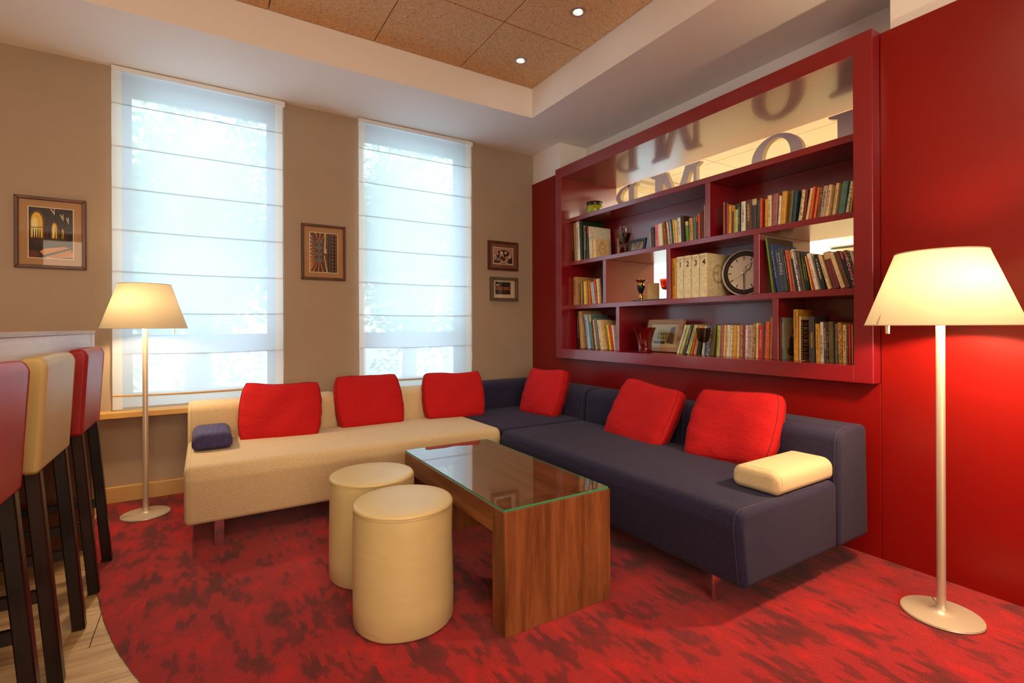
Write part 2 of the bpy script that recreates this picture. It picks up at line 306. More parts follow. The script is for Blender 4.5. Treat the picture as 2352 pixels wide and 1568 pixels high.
def add_prism(bm, poly, f, d0, d1, mside=None, mface=None):
    # poly: 2D points; f(u, v, d) -> 3D
    a = [bm.verts.new(f(u, v, d0)) for u, v in poly]; b = [bm.verts.new(f(u, v, d1)) for u, v in poly]; n = len(poly)
    fs = [bm.faces.new(a[::-1]), bm.faces.new(b)]
    sd = [bm.faces.new((a[i], a[(i+1) % n], b[(i+1) % n], b[i])) for i in range(n)]
    if mface is not None:
        for q in fs: q.material_index = mface
    if mside is not None:
        for q in sd: q.material_index = mside
def add_ring(bm, outer, inner, f, d0, d1, mside=None, mface=None):
    n = len(outer); V = [[bm.verts.new(f(u, v, d)) for u, v in pl] for d in (d0, d1) for pl in (outer, inner)]
    o0, i0, o1, i1 = V
    for i in range(n):
        j = (i+1) % n
        for q, k in (((o0[j], o0[i], i0[i], i0[j]), mface), ((o1[i], o1[j], i1[j], i1[i]), mface), ((o0[i], o0[j], o1[j], o1[i]), mside), ((i0[j], i0[i], i1[i], i1[j]), mside)):
            fc = bm.faces.new(q)
            if k is not None: fc.material_index = k
def add_quad(bm, pts, mat=None):
    f = bm.faces.new([bm.verts.new(p) for p in pts])
    if mat is not None: f.material_index = mat
    return f
def arc_poly(pts, seg=6):
    # pts: (u, v, r) closed polygon, returns it with rounded corners
    out = []; n = len(pts)
    for i in range(n):
        p = Vector(pts[i][:2]); a = Vector(pts[i-1][:2])-p; b = Vector(pts[(i+1) % n][:2])-p; r = pts[i][2]
        if r <= 0: out.append(tuple(p)); continue
        la, lb = a.length, b.length; a.normalize(); b.normalize(); ang = a.angle(b); t = r/math.tan(ang/2); t = min(t, la*0.49, lb*0.49); r = t*math.tan(ang/2)
        c = p+(a+b).normalized()*(r/math.sin(ang/2)); s = p+a*t-c; e = p+b*t-c
        a0 = math.atan2(s.y, s.x); a1 = math.atan2(e.y, e.x); d = a1-a0
        while d > PI: d -= 2*PI
        while d < -PI: d += 2*PI
        for k in range(seg+1): out.append((c.x+r*math.cos(a0+d*k/seg), c.y+r*math.sin(a0+d*k/seg)))
    return out
def loft(bm, poly, f, length, re, steps=4, sub=1):
    # extrude a rounded profile along d with rounded ends
    n = len(poly); cen = Vector((sum(p[0] for p in poly)/n, sum(p[1] for p in poly)/n)); nor = []
    for i in range(n):
        t = Vector(poly[(i+1) % n])-Vector(poly[i-1]); q = Vector((t.y, -t.x))
        if q.length < 1e-9: q = Vector(poly[i])-cen
        q.normalize()
        if q.dot(Vector(poly[i])-cen) < 0: q = -q
        nor.append(q)
    pos = [(re*(1-math.sin(PI/2*k/steps)), re*(1-math.cos(PI/2*k/steps))) for k in range(steps+1)]
    ringsd = pos + [(0, re+(length-2*re)*k/(sub+1)) for k in range(1, sub+1)] + [(o, length-s) for o, s in pos[::-1]]
    rings = [[bm.verts.new(f(poly[i][0]-nor[i].x*o, poly[i][1]-nor[i].y*o, s)) for i in range(n)] for o, s in ringsd]
    for a, b in zip(rings, rings[1:]):
        for i in range(n): bm.faces.new((a[i], a[(i+1) % n], b[(i+1) % n], b[i]))
    bm.faces.new(rings[0][::-1]); bm.faces.new(rings[-1])
def obj(name, bm, mat=None, parent=None, smooth=None, kind=None, fixn=True, label=None):
    if fixn: bmesh.ops.recalc_face_normals(bm, faces=bm.faces[:])
    me = bpy.data.meshes.new(name); bm.to_mesh(me); bm.free()
    for m in (mat if isinstance(mat, (list, tuple)) else [mat]):
        if m: me.materials.append(m)
    if smooth is not None:
        for p in me.polygons: p.use_smooth = len(p.vertices) < 12
        if smooth < 180: me.set_sharp_from_angle(angle=math.radians(smooth))
    o = bpy.data.objects.new(name, me); COL.objects.link(o)
    if parent: o.parent = parent
    if kind: o['kind'] = kind
    if label: o['label'] = label
    return o
def thing(name, label, cat, loc=(0, 0, 0), rot=(0, 0, 0), group=None):
    o = bpy.data.objects.new(name, None); COL.objects.link(o); o.empty_display_size = 0.05
    o.location = loc; o.rotation_euler = rot; o['label'] = label; o['category'] = cat
    if group: o['group'] = group
    return o
def tag(o, label, cat, group=None):
    o['label'] = label; o['category'] = cat
    if group: o['group'] = group
    return o
def struct(name, label=None):
    o = bpy.data.objects.new(name, None); COL.objects.link(o); o['kind'] = 'structure'
    if label: o['label'] = label
    return o
def copy_tree(o, parent=None):
    c = o.copy(); COL.objects.link(c)
    if parent: c.parent = parent
    for ch in list(o.children): copy_tree(ch, c)
    return c
_TX = {}
def text_geo(s, bold=0.0):
    key = (s, bold)
    if key not in _TX:
        cu = bpy.data.curves.new('lettering', 'FONT'); cu.body = s; cu.size = 1.0; cu.resolution_u = 2; cu.offset = bold; cu.fill_mode = 'FRONT'
        ob = bpy.data.objects.new('lettering_tmp', cu); COL.objects.link(ob)
        bpy.context.view_layer.update()
        me = bpy.data.meshes.new_from_object(ob.evaluated_get(bpy.context.evaluated_depsgraph_get()))
        V = [tuple(v.co[:2]) for v in me.vertices]; F = [tuple(p.vertices) for p in me.polygons]
        bpy.data.objects.remove(ob); bpy.data.meshes.remove(me); bpy.data.curves.remove(cu)
        _TX[key] = (V, F)
    return _TX[key]
def add_text(bm, s, size, f, bold=0.0, align='L', width=None, mat=None):
    V, F = text_geo(s, bold)
    x0 = min(v[0] for v in V); x1 = max(v[0] for v in V)
    sx = size if width is None else width/(x1-x0)
    off = {'L': 0, 'C': -(x1-x0)/2, 'R': -(x1-x0)}[align]
    vs = [bm.verts.new(f((v[0]-x0+off)*sx, v[1]*size)) for v in V]
    for q in F:
        try:
            fc = bm.faces.new([vs[i] for i in q])
            if mat is not None: fc.material_index = mat
        except ValueError: pass
# ================================================================== SETTING
WY = 0.05            # inner face of the window wall
# floor: a wooden floor of separate planks under and beside the carpet
fl = struct('floor')
bm = bm_new(); add_box(bm, -7, 4.6, -8, WY+0.3, -0.12, -0.022); obj('subfloor', bm, plain('subfloor_grey', lin(120, 100, 80), 0.9), fl)
PW = 0.2575; y = -1.2775+5*PW; row = 0
plank_me = {}
while y > -7.9:
    x = -7.0 + (0.33*((row*7) % 4))
    joint = -3.193 if abs((y-PW/2)-(-1.66)) < 0.12 else None
    xs = [-7.0]; xx = -7.0+0.6+0.37*((row*5) % 4)
    while xx < -2.0:
        xs.append(xx); xx += 1.22
    xs.append(-1.9)
    if joint: xs = [v for v in xs if abs(v-joint) > 0.5] + [joint]; xs.sort()
    if y < -3.9: xs = [-7.0, 0.0]
    for a, b in zip(xs, xs[1:]):
        bm = bm_new(); add_box(bm, a+0.0012, b-0.0012, y-PW+0.0012, y-0.0012, -0.022, -0.006, 0.0012, 1)
        me_o = obj('plank', bm, M_OAK, fl)
    y -= PW; row += 1
# carpet
edge = [(-3.40, WY), (-3.392, -0.35), (-3.361, -0.662), (-3.305, -1.0), (-3.243, -1.29), (-3.196, -1.519), (-3.155, -1.69), (-3.092, -1.905), (-3.009, -2.13), (-2.88, -2.42), (-2.70, -2.75), (-2.45, -3.08), (-2.15, -3.38), (-1.8, -3.62), (-1.4, -3.82), (-0.9, -3.98), (-0.4, -4.06), (0.0, -4.08)]
pts = []
for i in range(len(edge)-1):          # Catmull-Rom through the edge
    p0 = Vector(edge[max(i-1, 0)]); p1 = Vector(edge[i]); p2 = Vector(edge[i+1]); p3 = Vector(edge[min(i+2, len(edge)-1)])
    for k in range(8):
        s = k/8; pts.append(0.5*((2*p1)+(-p0+p2)*s+(2*p0-5*p1+4*p2-p3)*s*s+(-p0+3*p1-3*p2+p3)*s**3))
pts.append(Vector(edge[-1])); 
bm = bm_new(); poly = [(p.x+random.uniform(-.0015, .0015), p.y) for p in pts] + [(0.0, WY)]
add_prism(bm, poly, lambda u, v, d: (u, v, d), -0.006, 0.0)
carpet = obj('carpet', bm, M_CARPET); tag(carpet, 'red and dark red mottled carpet with a curved cut edge on the wooden floor', 'carpet')
bm = bm_new()                          # loose yarn ends along the cut edge
for i, p in enumerate(pts[:90]):
    q = pts[i+1]; t = (q-p); nrm = Vector((t.y, -t.x)).normalized()
    if nrm.x > 0: nrm = -nrm
    for k in range(7):
        b = p+t*(k/7); l = random.uniform(.001, .0045); w = t.normalized()*0.0016; sk = t.normalized()*random.uniform(-.002, .002)
        add_quad(bm, [(b.x, b.y, -.001), (b.x+w.x, b.y+w.y, -.001), (b.x+nrm.x*l+sk.x, b.y+nrm.y*l+sk.y, -.004)])
obj('edge_fringe', bm, plain('carpet_backing', lin(92, 60, 50), 0.95), carpet, kind='stuff')

# ------------------------------------------------------------------ window wall
BX0, BX1 = -3.335, -2.335; CX0, CX1 = -1.738, -0.722; SZ = 0.60; TZ = 2.862
wb = struct('wall_back')
bm = bm_new()
for x0, x1, z0, z1 in ((-7, BX0, 0, 2.88), (BX1, CX0, 0, 2.88), (CX1, 0.0, 0, 2.88), (BX0, BX1, 0, SZ-0.03), (CX0, CX1, 0, SZ-0.03), (BX0, BX1, TZ, 2.88), (CX0, CX1, TZ, 2.88)):
    add_box(bm, x0, x1, WY, WY+0.27, z0-(0.02 if z0 == 0 else 0), z1)
obj('wall_surface', bm, M_WALL, wb)
bb = struct('baseboard_back'); bm = bm_new(); add_box(bm, -7, 0.0, WY-0.03, WY, 0.0, 0.104, 0.003, 1); obj('board', bm, M_BASE, bb)

def window(n, x0, x1, lower_rows, big):
    w = struct('window_%d' % n)
    Y0, Y1 = WY+0.13, WY+0.20
    def fr(nm, a, b, c, d, mat=M_PVC, y0=Y0, y1=Y1):
        bm = bm_new(); add_box(bm, a, b, y0, y1, c, d, 0.006, 2); return obj(nm, bm, mat, w)
    s = 0.062
    fr('frame_jamb', x0, x0+s, SZ, TZ); fr('frame_jamb', x1-s, x1, SZ, TZ); fr('frame_head', x0+s, x1-s, TZ-0.09, TZ); fr('frame_rail', x0+s, x1-s, SZ, SZ+0.085); fr('transom', x0+s, x1-s, 0.985, 1.09)
    for z0, z1 in ((SZ+0.085, 0.985), (1.09, TZ-0.09)):      # sash bead and pane
        bm = bm_new()
        for a, b, c, d in ((x0+s, x0+s+.014, z0, z1), (x1-s-.014, x1-s, z0, z1), (x0+s, x1-s, z0, z0+.014), (x0+s, x1-s, z1-.014, z1)):
            add_box(bm, a, b, Y0+0.012, Y1-0.02, c, d)
        obj('glazing_bead', bm, plain('gasket_grey', lin(150, 158, 165), 0.5), w)
        bm = bm_new(); add_box(bm, x0+s, x1-s, Y0+0.03, Y0+0.036, z0, z1); obj('pane', bm, M_PANE, w)
    YT = Y0+0.040
    mdark = plain('window_lettering_grey', lin(96, 104, 112), 0.6); mlight = sheer('window_lettering_white', (.95, .96, .98, 1), .012, .85); myel = plain('window_lettering_lime', lin(170, 200, 40), 0.6)
    # small repeated lines, read from outside
    bm = bm_new(); z = 1.105
    rows = [(1.175, 'café  campanile  café  campanile'), (1.118, 'panile  café  campanile  café'), (0.925, 'café  campanile  café  campanile'), (0.868, 'panile  café  campanile  café'), (0.808, 'campanile  café  campanile'), (0.752, 'café  campanile  café  campanile')]
    for zz, tx in rows:
        V, F = text_geo(tx); ww = max(v[0] for v in V)-min(v[0] for v in V)
        add_text(bm, tx, 0.058, lambda u, v, zz=zz: (x1-s-0.055-u, YT, zz+v), width=min(0.058, (x1-x0-2*s-0.09)/ww))
    obj('lettering', bm, mdark, w, fixn=False)
    if n == 1:
        bm = bm_new()
        add_text(bm, 'cam', 0.155, lambda u, v: (-2.465-u, YT, 1.885+v), 0.012); add_text(bm, 'pa', 0.155, lambda u, v: (-2.775-u, YT, 1.885+v), 0.012) if False else None
        add_text(bm, 'pa', 0.155, lambda u, v: (-2.74-u, YT, 1.885+v), 0.012); add_text(bm, 'ile', 0.155, lambda u, v: (-3.075-u, YT, 1.885+v), 0.012)
        obj('lettering', bm, mdark, w, fixn=False)
        bm = bm_new(); f = lambda u, v, d: (-3.045+u, YT+d, 1.885+v)
        o_ = [(0, 0), (0, .105), (.045, .15), (.09, .105), (.09, 0), (.062, 0), (.062, .075), (.045, .092), (.028, .075), (.028, 0)]
        add_prism(bm, o_, f, 0, 0.001); obj('arch_emblem', bm, myel, w, label='lime green arch emblem on the glass')
    else:
        bm = bm_new(); add_text(bm, 'café campanile', 0.165, lambda u, v: (-0.995+v, YT, 1.215+u), 0.014, width=0.2)
        obj('lettering', bm, mlight, w, fixn=False)
    bm = bm_new(); add_prism(bm, arc_poly([(x0-0.075, -0.085, .02), (x1+0.075, -0.085, .02), (x1+0.075, WY+.001, 0), (x0-0.075, WY+.001, 0)]), lambda u, v, d: (u, v, d), SZ-0.028, SZ+0.004); 
    add_box(bm, x0, x1, WY, WY+0.13, SZ-0.028, SZ+0.004)
    obj('window_sill', bm, M_SILL, w)
    return w
window(1, BX0, BX1, True, True); window(2, CX0, CX1, True, False)

# ------------------------------------------------------------------ ceiling: soffits round a raised wood-wool field
SX, SY, CZ, RZ = -0.513, -0.713, 2.88, 3.12
ce = struct('ceiling')
def slab(nm, x0, x1, y0, y1, z0=CZ, z1=3.22, mat=M_WHITE):
    bm = bm_new(); add_box(bm, x0, x1, y0, y1, z0, z1); return obj(nm, bm, mat, ce)
slab('soffit', -7, 0.36, SY, WY+0.27); slab('soffit', SX, 0.36, -8, SY); slab('soffit', -7, -3.9, -8, SY); slab('soffit', -3.9, SX, -8, -5.35)
slab('slab', -3.9, SX, -5.35, SY, 3.19, 3.22)
P = 0.6585
for i in range(6):
    for j in range(8):
        x1 = SX-i*P; x0 = max(x1-P, -3.9); y1 = SY-j*P; y0 = max(y1-P, -5.35)
        if x1-x0 < .05 or y1-y0 < .05: continue
        bm = bm_new(); add_box(bm, x0+.003, x1-.003, y0+.003, y1-.003, RZ, RZ+.03, .004, 1); obj('ceiling_panel', bm, M_WOOL, ce)

# ------------------------------------------------------------------ wall with the bookcase bay (right)
wr = struct('wall_right')
YL, YR = -0.394, -3.045
bm = bm_new()
add_box(bm, 0.015, 0.60, YL, WY+0.27, -0.02, CZ); add_box(bm, 0.015, 0.60, -8, YR, -0.02, CZ)       # piers
add_box(bm, 0.335, 0.60, YR, YL, 2.60, CZ); add_box(bm, 0.335, 0.60, YR, YL, -0.02, 0.86)              # lintel and apron
obj('wall_surface', bm, M_WHITE, wr)
def panel(y0, y1, z0, z1, x0=0.0, x1=0.0148):
    bm = bm_new(); add_box(bm, x0, x1, y0, y1, z0, z1, 0.0012, 1); obj('wall_panel', bm, M_REDWALL, wr)
panel(-0.4465, WY+0.029, 0.0, 2.585); panel(-3.0055, -0.4475, 0.0, 0.8645); panel(-5.4, -3.0075, 0.0, 2.585); panel(-8, -5.402, 0.0, 2.585)
bm = bm_new(); add_box(bm, 0.0148, 0.335, -3.0055, -0.4475, 0.80, 0.8645); obj('apron_top', bm, M_REDWALL, wr)
# the rest of the room, behind the camera
wf = struct('wall_front'); bm = bm_new(); add_box(bm, -7.2, 0.6, -8.2, -8, -0.02, 2.88); obj('wall_surface', bm, M_WALL, wf)
wl = struct('wall_left'); bm = bm_new(); add_box(bm, -7.2, -7, -8.2, WY+.27, -0.02, 2.88); obj('wall_surface', bm, M_WALL, wl)

# ------------------------------------------------------------------ the room beyond the bookcase
f2 = struct('wall_far_room')
bm = bm_new(); X0 = 1.35; X1 = 2.25
add_box(bm, 0.6, X0, WY, WY+.27, 0, 2.9); add_box(bm, X1, 4.6, WY, WY+.27, 0, 2.9); add_box(bm, X0, X1, WY, WY+.27, 0, .9); add_box(bm, X0, X1, WY, WY+.27, 2.55, 2.9)
add_box(bm, 4.2, 4.4, -6.2, WY+.27, 0, 2.9); add_box(bm, 0.6, 4.4, -6.4, -6.2, 0, 2.9); add_box(bm, 4.08, 4.2, -0.47, WY, 0, 2.9)
obj('wall_surface', bm, M_FARWALL, f2)
bm = bm_new()
for z, t, o in ((2.86, .04, .05), (2.80, .02, .03), (2.70, .012, .015)): add_box(bm, 0.6, 4.2, WY-o, WY, z, z+t)
for z, t, o in ((2.86, .04, .05), (2.78, .02, .03)): add_box(bm, 4.2-o, 4.2, -6.2, -0.47, z, z+t)
obj('cornice', bm, M_WHITE, f2)
f3 = struct('floor_far_room'); bm = bm_new(); add_box(bm, 0.6, 4.4, -6.4, WY+.27, -.021, 0); obj('slab', bm, plain('far_floor_pale', lin(226, 214, 190), .45), f3)
c2 = struct('ceiling_far_room')
bm = bm_new(); add_box(bm, 0.6, 4.4, -6.4, WY+.27, 2.93, 3.0); obj('slab', bm, M_FARWALL, c2)
for i in range(6):
    for j in range(8):
        x0 = .62+i*.6; y1 = 0.04-j*.78
        bm = bm_new(); add_box(bm, x0+.004, min(x0+.596, 4.19), y1-.776, y1-.004, 2.905, 2.93, .003, 1); obj('ceiling_panel', bm, M_FARWALL, c2)
w3 = struct('window_3')
bm = bm_new()
for a, b, c, d in ((X0, X0+.07, .9, 2.55), (X1-.07, X1, .9, 2.55), (X0, X1, .9, .98), (X0, X1, 2.47, 2.55), (X0, X1, 1.60, 1.68), (1.76, 1.84, .9, 2.55)): add_box(bm, a, b, WY+.1, WY+.17, c, d, .004, 1)
obj('window_frame', bm, M_PVC, w3)
bm = bm_new(); add_box(bm, X0, X1, WY+.13, WY+.136, .9, 2.55); obj('pane', bm, M_PANE, w3)
bm = bm_new(); add_box(bm, X0-.05, X1+.05, WY-.012, WY-.010, .8, 2.62); obj('net_curtain', bm, sheer('net_curtain', (.95, .96, .97, 1), .2, .8), w3)
# wall light and air conditioner in the far room
t = thing('wall_light', 'round wall light glowing on the far wall seen through the right-hand gap in the bookcase', 'wall light', (4.2, -0.69, 2.265))
bm = bm_new(); add_lathe(bm, [(0.0, -.02), (.05, -.018), (.12, 0.004), (.11, .012), (0, .006)], 24, (-.10, 0, 0)); obj('shade', bm, glow('wall_light_glow', (1, .86, .62, 1), 6.0), t, smooth=40)
bm = bm_new(); add_tube(bm, [(0, 0, -.06), (-.04, 0, -.05), (-.09, 0, -.015)], .008); obj('arm', bm, M_CHROME, t, smooth=60)
bm = bm_new(); add_lathe(bm, [(.03, 0), (.03, .012), (.0, .016)], 16); o = obj('wall_plate', bm, M_WHITE, t); o.rotation_euler = (0, -PI/2, 0); o.location = (0, 0, -.06)
d = bpy.data.lights.new('wall_light_lamp', 'POINT'); d.energy = 6; d.color = (1, .78, .45); d.shadow_soft_size = .04; o = bpy.data.objects.new('wall_light_lamp', d); o.location = (4.05, -0.69, 2.16); COL.objects.link(o)
t = thing('air_conditioner', 'long white air conditioner unit high on the far wall beyond the bookcase', 'air conditioner', (4.2, -1.25, 2.13))
bm = bm_new(); add_prism(bm, arc_poly([(0, 0, .0), (0, .10, 0), (-.17, .10, .03), (-.19, .03, .03), (-.14, 0, .01)]), lambda u, v, d: (u, d, v), -.42, .42); obj('casing', bm, plain('ac_white', lin(238, 238, 232), .4), t, smooth=35)
bm = bm_new(); add_box(bm, -.185, -.12, -.40, .40, -.006, .004); obj('air_flap', bm, M_BLACK, t)

# ------------------------------------------------------------------ outside
g = struct('ground_outside'); bm = bm_new(); add_box(bm, -30, 30, .6, 40, -.9, -.8); obj('paving', bm, plain('paving_grey', lin(225, 226, 226), .9, bump=(3, .1)), g)
def leaf_mat(nm, a, b):
    m, t, p = nt(nm); oi = node(t, 'ShaderNodeTexCoord'); n = node(t, 'ShaderNodeTexNoise'); n.inputs['Scale'].default_value = 2.2; L(t, oi.outputs['Object'], n.inputs['Vector'])
    r = ramp(t, [(.35, a), (.65, b)]); L(t, n.outputs['Fac'], r.inputs[0]); L(t, r.outputs[0], p.inputs['Base Color']); p.inputs['Roughness'].default_value = .6
    tl = node(t, 'ShaderNodeBsdfTranslucent'); L(t, r.outputs[0], tl.inputs[0]); mx = node(t, 'ShaderNodeMixShader'); mx.inputs[0].default_value = .5
    o = [q for q in t.nodes if q.type == 'OUTPUT_MATERIAL'][0]; L(t, p.outputs[0], mx.inputs[1]); L(t, tl.outputs[0], mx.inputs[2]); L(t, mx.outputs[0], o.inputs[0]); return m
M_LEAF = leaf_mat('leaves_green', lin(84, 128, 60), lin(168, 202, 112)); M_BARK = plain('bark', lin(70, 58, 48), .9, bump=(20, .6))
def tree(x, y, h, r, label, n=2600):
    t = thing('tree', label, 'tree', (x, y, -.8), group=None)
    bm = bm_new(); add_tube(bm, [(0, 0, 0), (.05, .02, h*.3), (-.04, 0, h*.55), (.05, .05, h*.8)], [.16, .13, .10, .04], 10)
    for k in range(6):
        a = k*1.05; add_tube(bm, [(0, 0, h*(.35+.06*k)), (math.cos(a)*r*.4, math.sin(a)*r*.4, h*(.48+.06*k)), (math.cos(a)*r*.75, math.sin(a)*r*.75, h*(.55+.06*k))], [.06, .04, .015], 6)
    obj('trunk', bm, M_BARK, t, smooth=60)
    V = []; F = []; rnd = random.Random(int(x*100))
    cl = [(max(-1.2, min(1.2, rnd.gauss(0, r*.6))), max(-1.1, min(1.1, rnd.gauss(0, r*.45))), h*.64+rnd.gauss(0, h*.17)) for _ in range(95)]
    for k in range(n):
        c = rnd.choice(cl); p = Vector(c)+Vector((max(-.5, min(.5, rnd.gauss(0, .26))), max(-.5, min(.5, rnd.gauss(0, .24))), rnd.gauss(0, .24)))
        a = Vector((rnd.uniform(-1, 1), rnd.uniform(-1, 1), rnd.uniform(-.6, .6))).normalized(); b = a.orthogonal().normalized(); s = rnd.uniform(.07, .12)
        i = len(V); V += [p-a*s, p+b*s*.45, p+a*s, p-b*s*.45]; F.append((i, i+1, i+2, i+3))
    me = bpy.data.meshes.new('crown'); me.from_pydata([tuple(v) for v in V], [], F); me.materials.append(M_LEAF)
    o = bpy.data.objects.new('crown', me); COL.objects.link(o); o.parent = t; o['kind'] = 'stuff'
for x, y, h, r, lb in ((-2.9, 5.0, 5.6, 1.2, 'leafy green tree outside the left window, the nearer one'), (.55, 5.2, 5.6, 1.2, 'leafy green tree outside the right window, behind the vertical lettering'),
        (-3.1, 9.6, 6.6, 1.3, 'leafy tree outside the left window, standing farther off'), (2.3, 9.8, 6.8, 1.4, 'leafy tree outside the right window, standing farther off')):
    tree(x, y, h, r, lb, 5200)
# ================================================================== BLINDS
def blind(x0, x1, label, sag, cord_side):
    w = x1-x0; t = thing('roman_blind', label, 'blind', (x0, 0.018, 0.0), group='sheer roman blinds at the windows')
    folds = [2.846, 2.630, 2.352, 2.077, 1.800, 1.525, 1.255, 0.980, 0.705, 0.612]
    bm = bm_new(); add_box(bm, 0, w, -.012, .022, 2.846, 2.876, .003, 1); obj('headrail', bm, M_PVC, t)
    B = .052; NX = 10
    for i in range(len(folds)-1):
        z1, z0 = folds[i], folds[i+1]
        for nm, xa, xb, mt in (('fabric', B, w-B, M_SHEER), ('side_hem', 0, B, M_SHEERB), ('side_hem', w-B, w, M_SHEERB)):
            bm = bm_new(); n = NX if nm == 'fabric' else 1; rows = 5; g = []
            for k in range(rows+1):
                s = k/rows; r = []
                for q in range(n+1):
                    xx = xa+(xb-xa)*q/n; u = xx/w
                    dep = -.010*math.sin(PI*s)*(0.6+.4*math.sin(u*7+i)) if i < 8 else 0
                    sg = -sag*math.sin(PI*u)*.35*(i/8)
                    r.append(bm.verts.new((xx, dep, z1+(z0-z1)*s+(sg if i < 8 else 0))))
                g.append(r)
            for k in range(rows):
                for q in range(n): bm.faces.new((g[k][q], g[k][q+1], g[k+1][q+1], g[k+1][q]))
            obj(nm, bm, mt, t, smooth=180, fixn=False)
        if 0 < i:
            bm = bm_new(); pts = [(w*q/12, .004, z1-sag*math.sin(PI*q/12)*.35*((i-1)/8)) for q in range(13)]
            add_tube(bm, pts, .0028 if i < 8 else .007, 6); obj('batten', bm, M_BLINDROD if i < 8 else M_SILL, t, smooth=60)
    bm = bm_new(); add_box(bm, B, w-B, .002, .006, .612, .628); obj('bottom_bar', bm, M_BLINDROD, t)
    cx = w+.006 if cord_side == 'R' else -.006
    zb = .86
    bm = bm_new(); pts = [(cx, -.008, 2.86), (cx, -.008, zb), (cx+.001, 0, zb-.012), (cx+.002, .010, zb), (cx+.002, .012, 2.86)]
    add_tube(bm, pts, .0022, 6)
    for k in range(150): add_lathe(bm, [(0, -.0035), (.0036, 0), (0, .0035)], 5, (cx, -.008, zb+.012*k+.01), False)
    obj('bead_chain', bm, M_CORD, t, smooth=60)
    bm = bm_new(); add_box(bm, cx-.010, cx+.012, -.016, .018, 2.832, 2.872, .004, 1); obj('chain_bracket', bm, M_PVC, t)
blind(-3.346, -2.320, 'wide sheer white roman blind behind the left floor lamp, edge by the large picture', .03, 'R')
blind(-1.748, -0.712, 'sheer white roman blind right of the vaulted-ceiling picture, near the corner', .03, 'R')
# ================================================================== PICTURES
def picture(label, cx, cz, w, h, fw, fmat, mat, iw, ih, ioff, draw, depth=.022, rot=0.0, border=.004):
    t = thing('framed_picture', label, 'picture', (cx, WY, cz), (0, rot, 0))
    bm = bm_new(); f = lambda u, v, d: (u, -d, v)
    for poly in ([(-w/2, -h/2), (w/2, -h/2), (w/2-fw, -h/2+fw), (-w/2+fw, -h/2+fw)], [(-w/2, h/2), (w/2, h/2), (w/2-fw, h/2-fw), (-w/2+fw, h/2-fw)],
                 [(-w/2, -h/2), (-w/2, h/2), (-w/2+fw, h/2-fw), (-w/2+fw, -h/2+fw)], [(w/2, -h/2), (w/2, h/2), (w/2-fw, h/2-fw), (w/2-fw, -h/2+fw)]):
        b2 = bm_new(); add_prism(b2, poly, f, 0, depth); bmesh.ops.recalc_face_normals(b2, faces=b2.faces[:])
        bmesh.ops.bevel(b2, geom=[e for e in b2.edges if all(v.co.y < -depth+.001 for v in e.verts)], offset=.003, segments=1, affect='EDGES'); obj('frame_rail', b2, fmat, t)
    bm.free()
    bm = bm_new(); add_box(bm, -w/2+fw, w/2-fw, -.009, -.004, -h/2+fw, h/2-fw); obj('mount', bm, mat, t)
    if border:
        bm = bm_new(); add_box(bm, -iw/2-border+ioff[0], iw/2+border+ioff[0], -.0098, -.009, -ih/2-border+ioff[1], ih/2+border+ioff[1]); obj('print_border', bm, M_PRINTEDGE, t)
    bm = bm_new(); mats = draw(bm, lambda u, v, k=0: (ioff[0]+(u-.5)*iw, -.0101-.0002*k, ioff[1]+(v-.5)*ih)); obj('print', bm, mats, t, fixn=False)
    bm = bm_new(); add_box(bm, -w/2+fw, w/2-fw, -.0135, -.012, -h/2+fw, h/2-fw); obj('glass', bm, M_PICGLASS, t)
    return t
def flat(nm, c): return plain('print_'+nm, lin(*c), .7)
def P(bm, f, pts, m, k=1): add_quad(bm, [f(u, v, k) for u, v in pts], m)
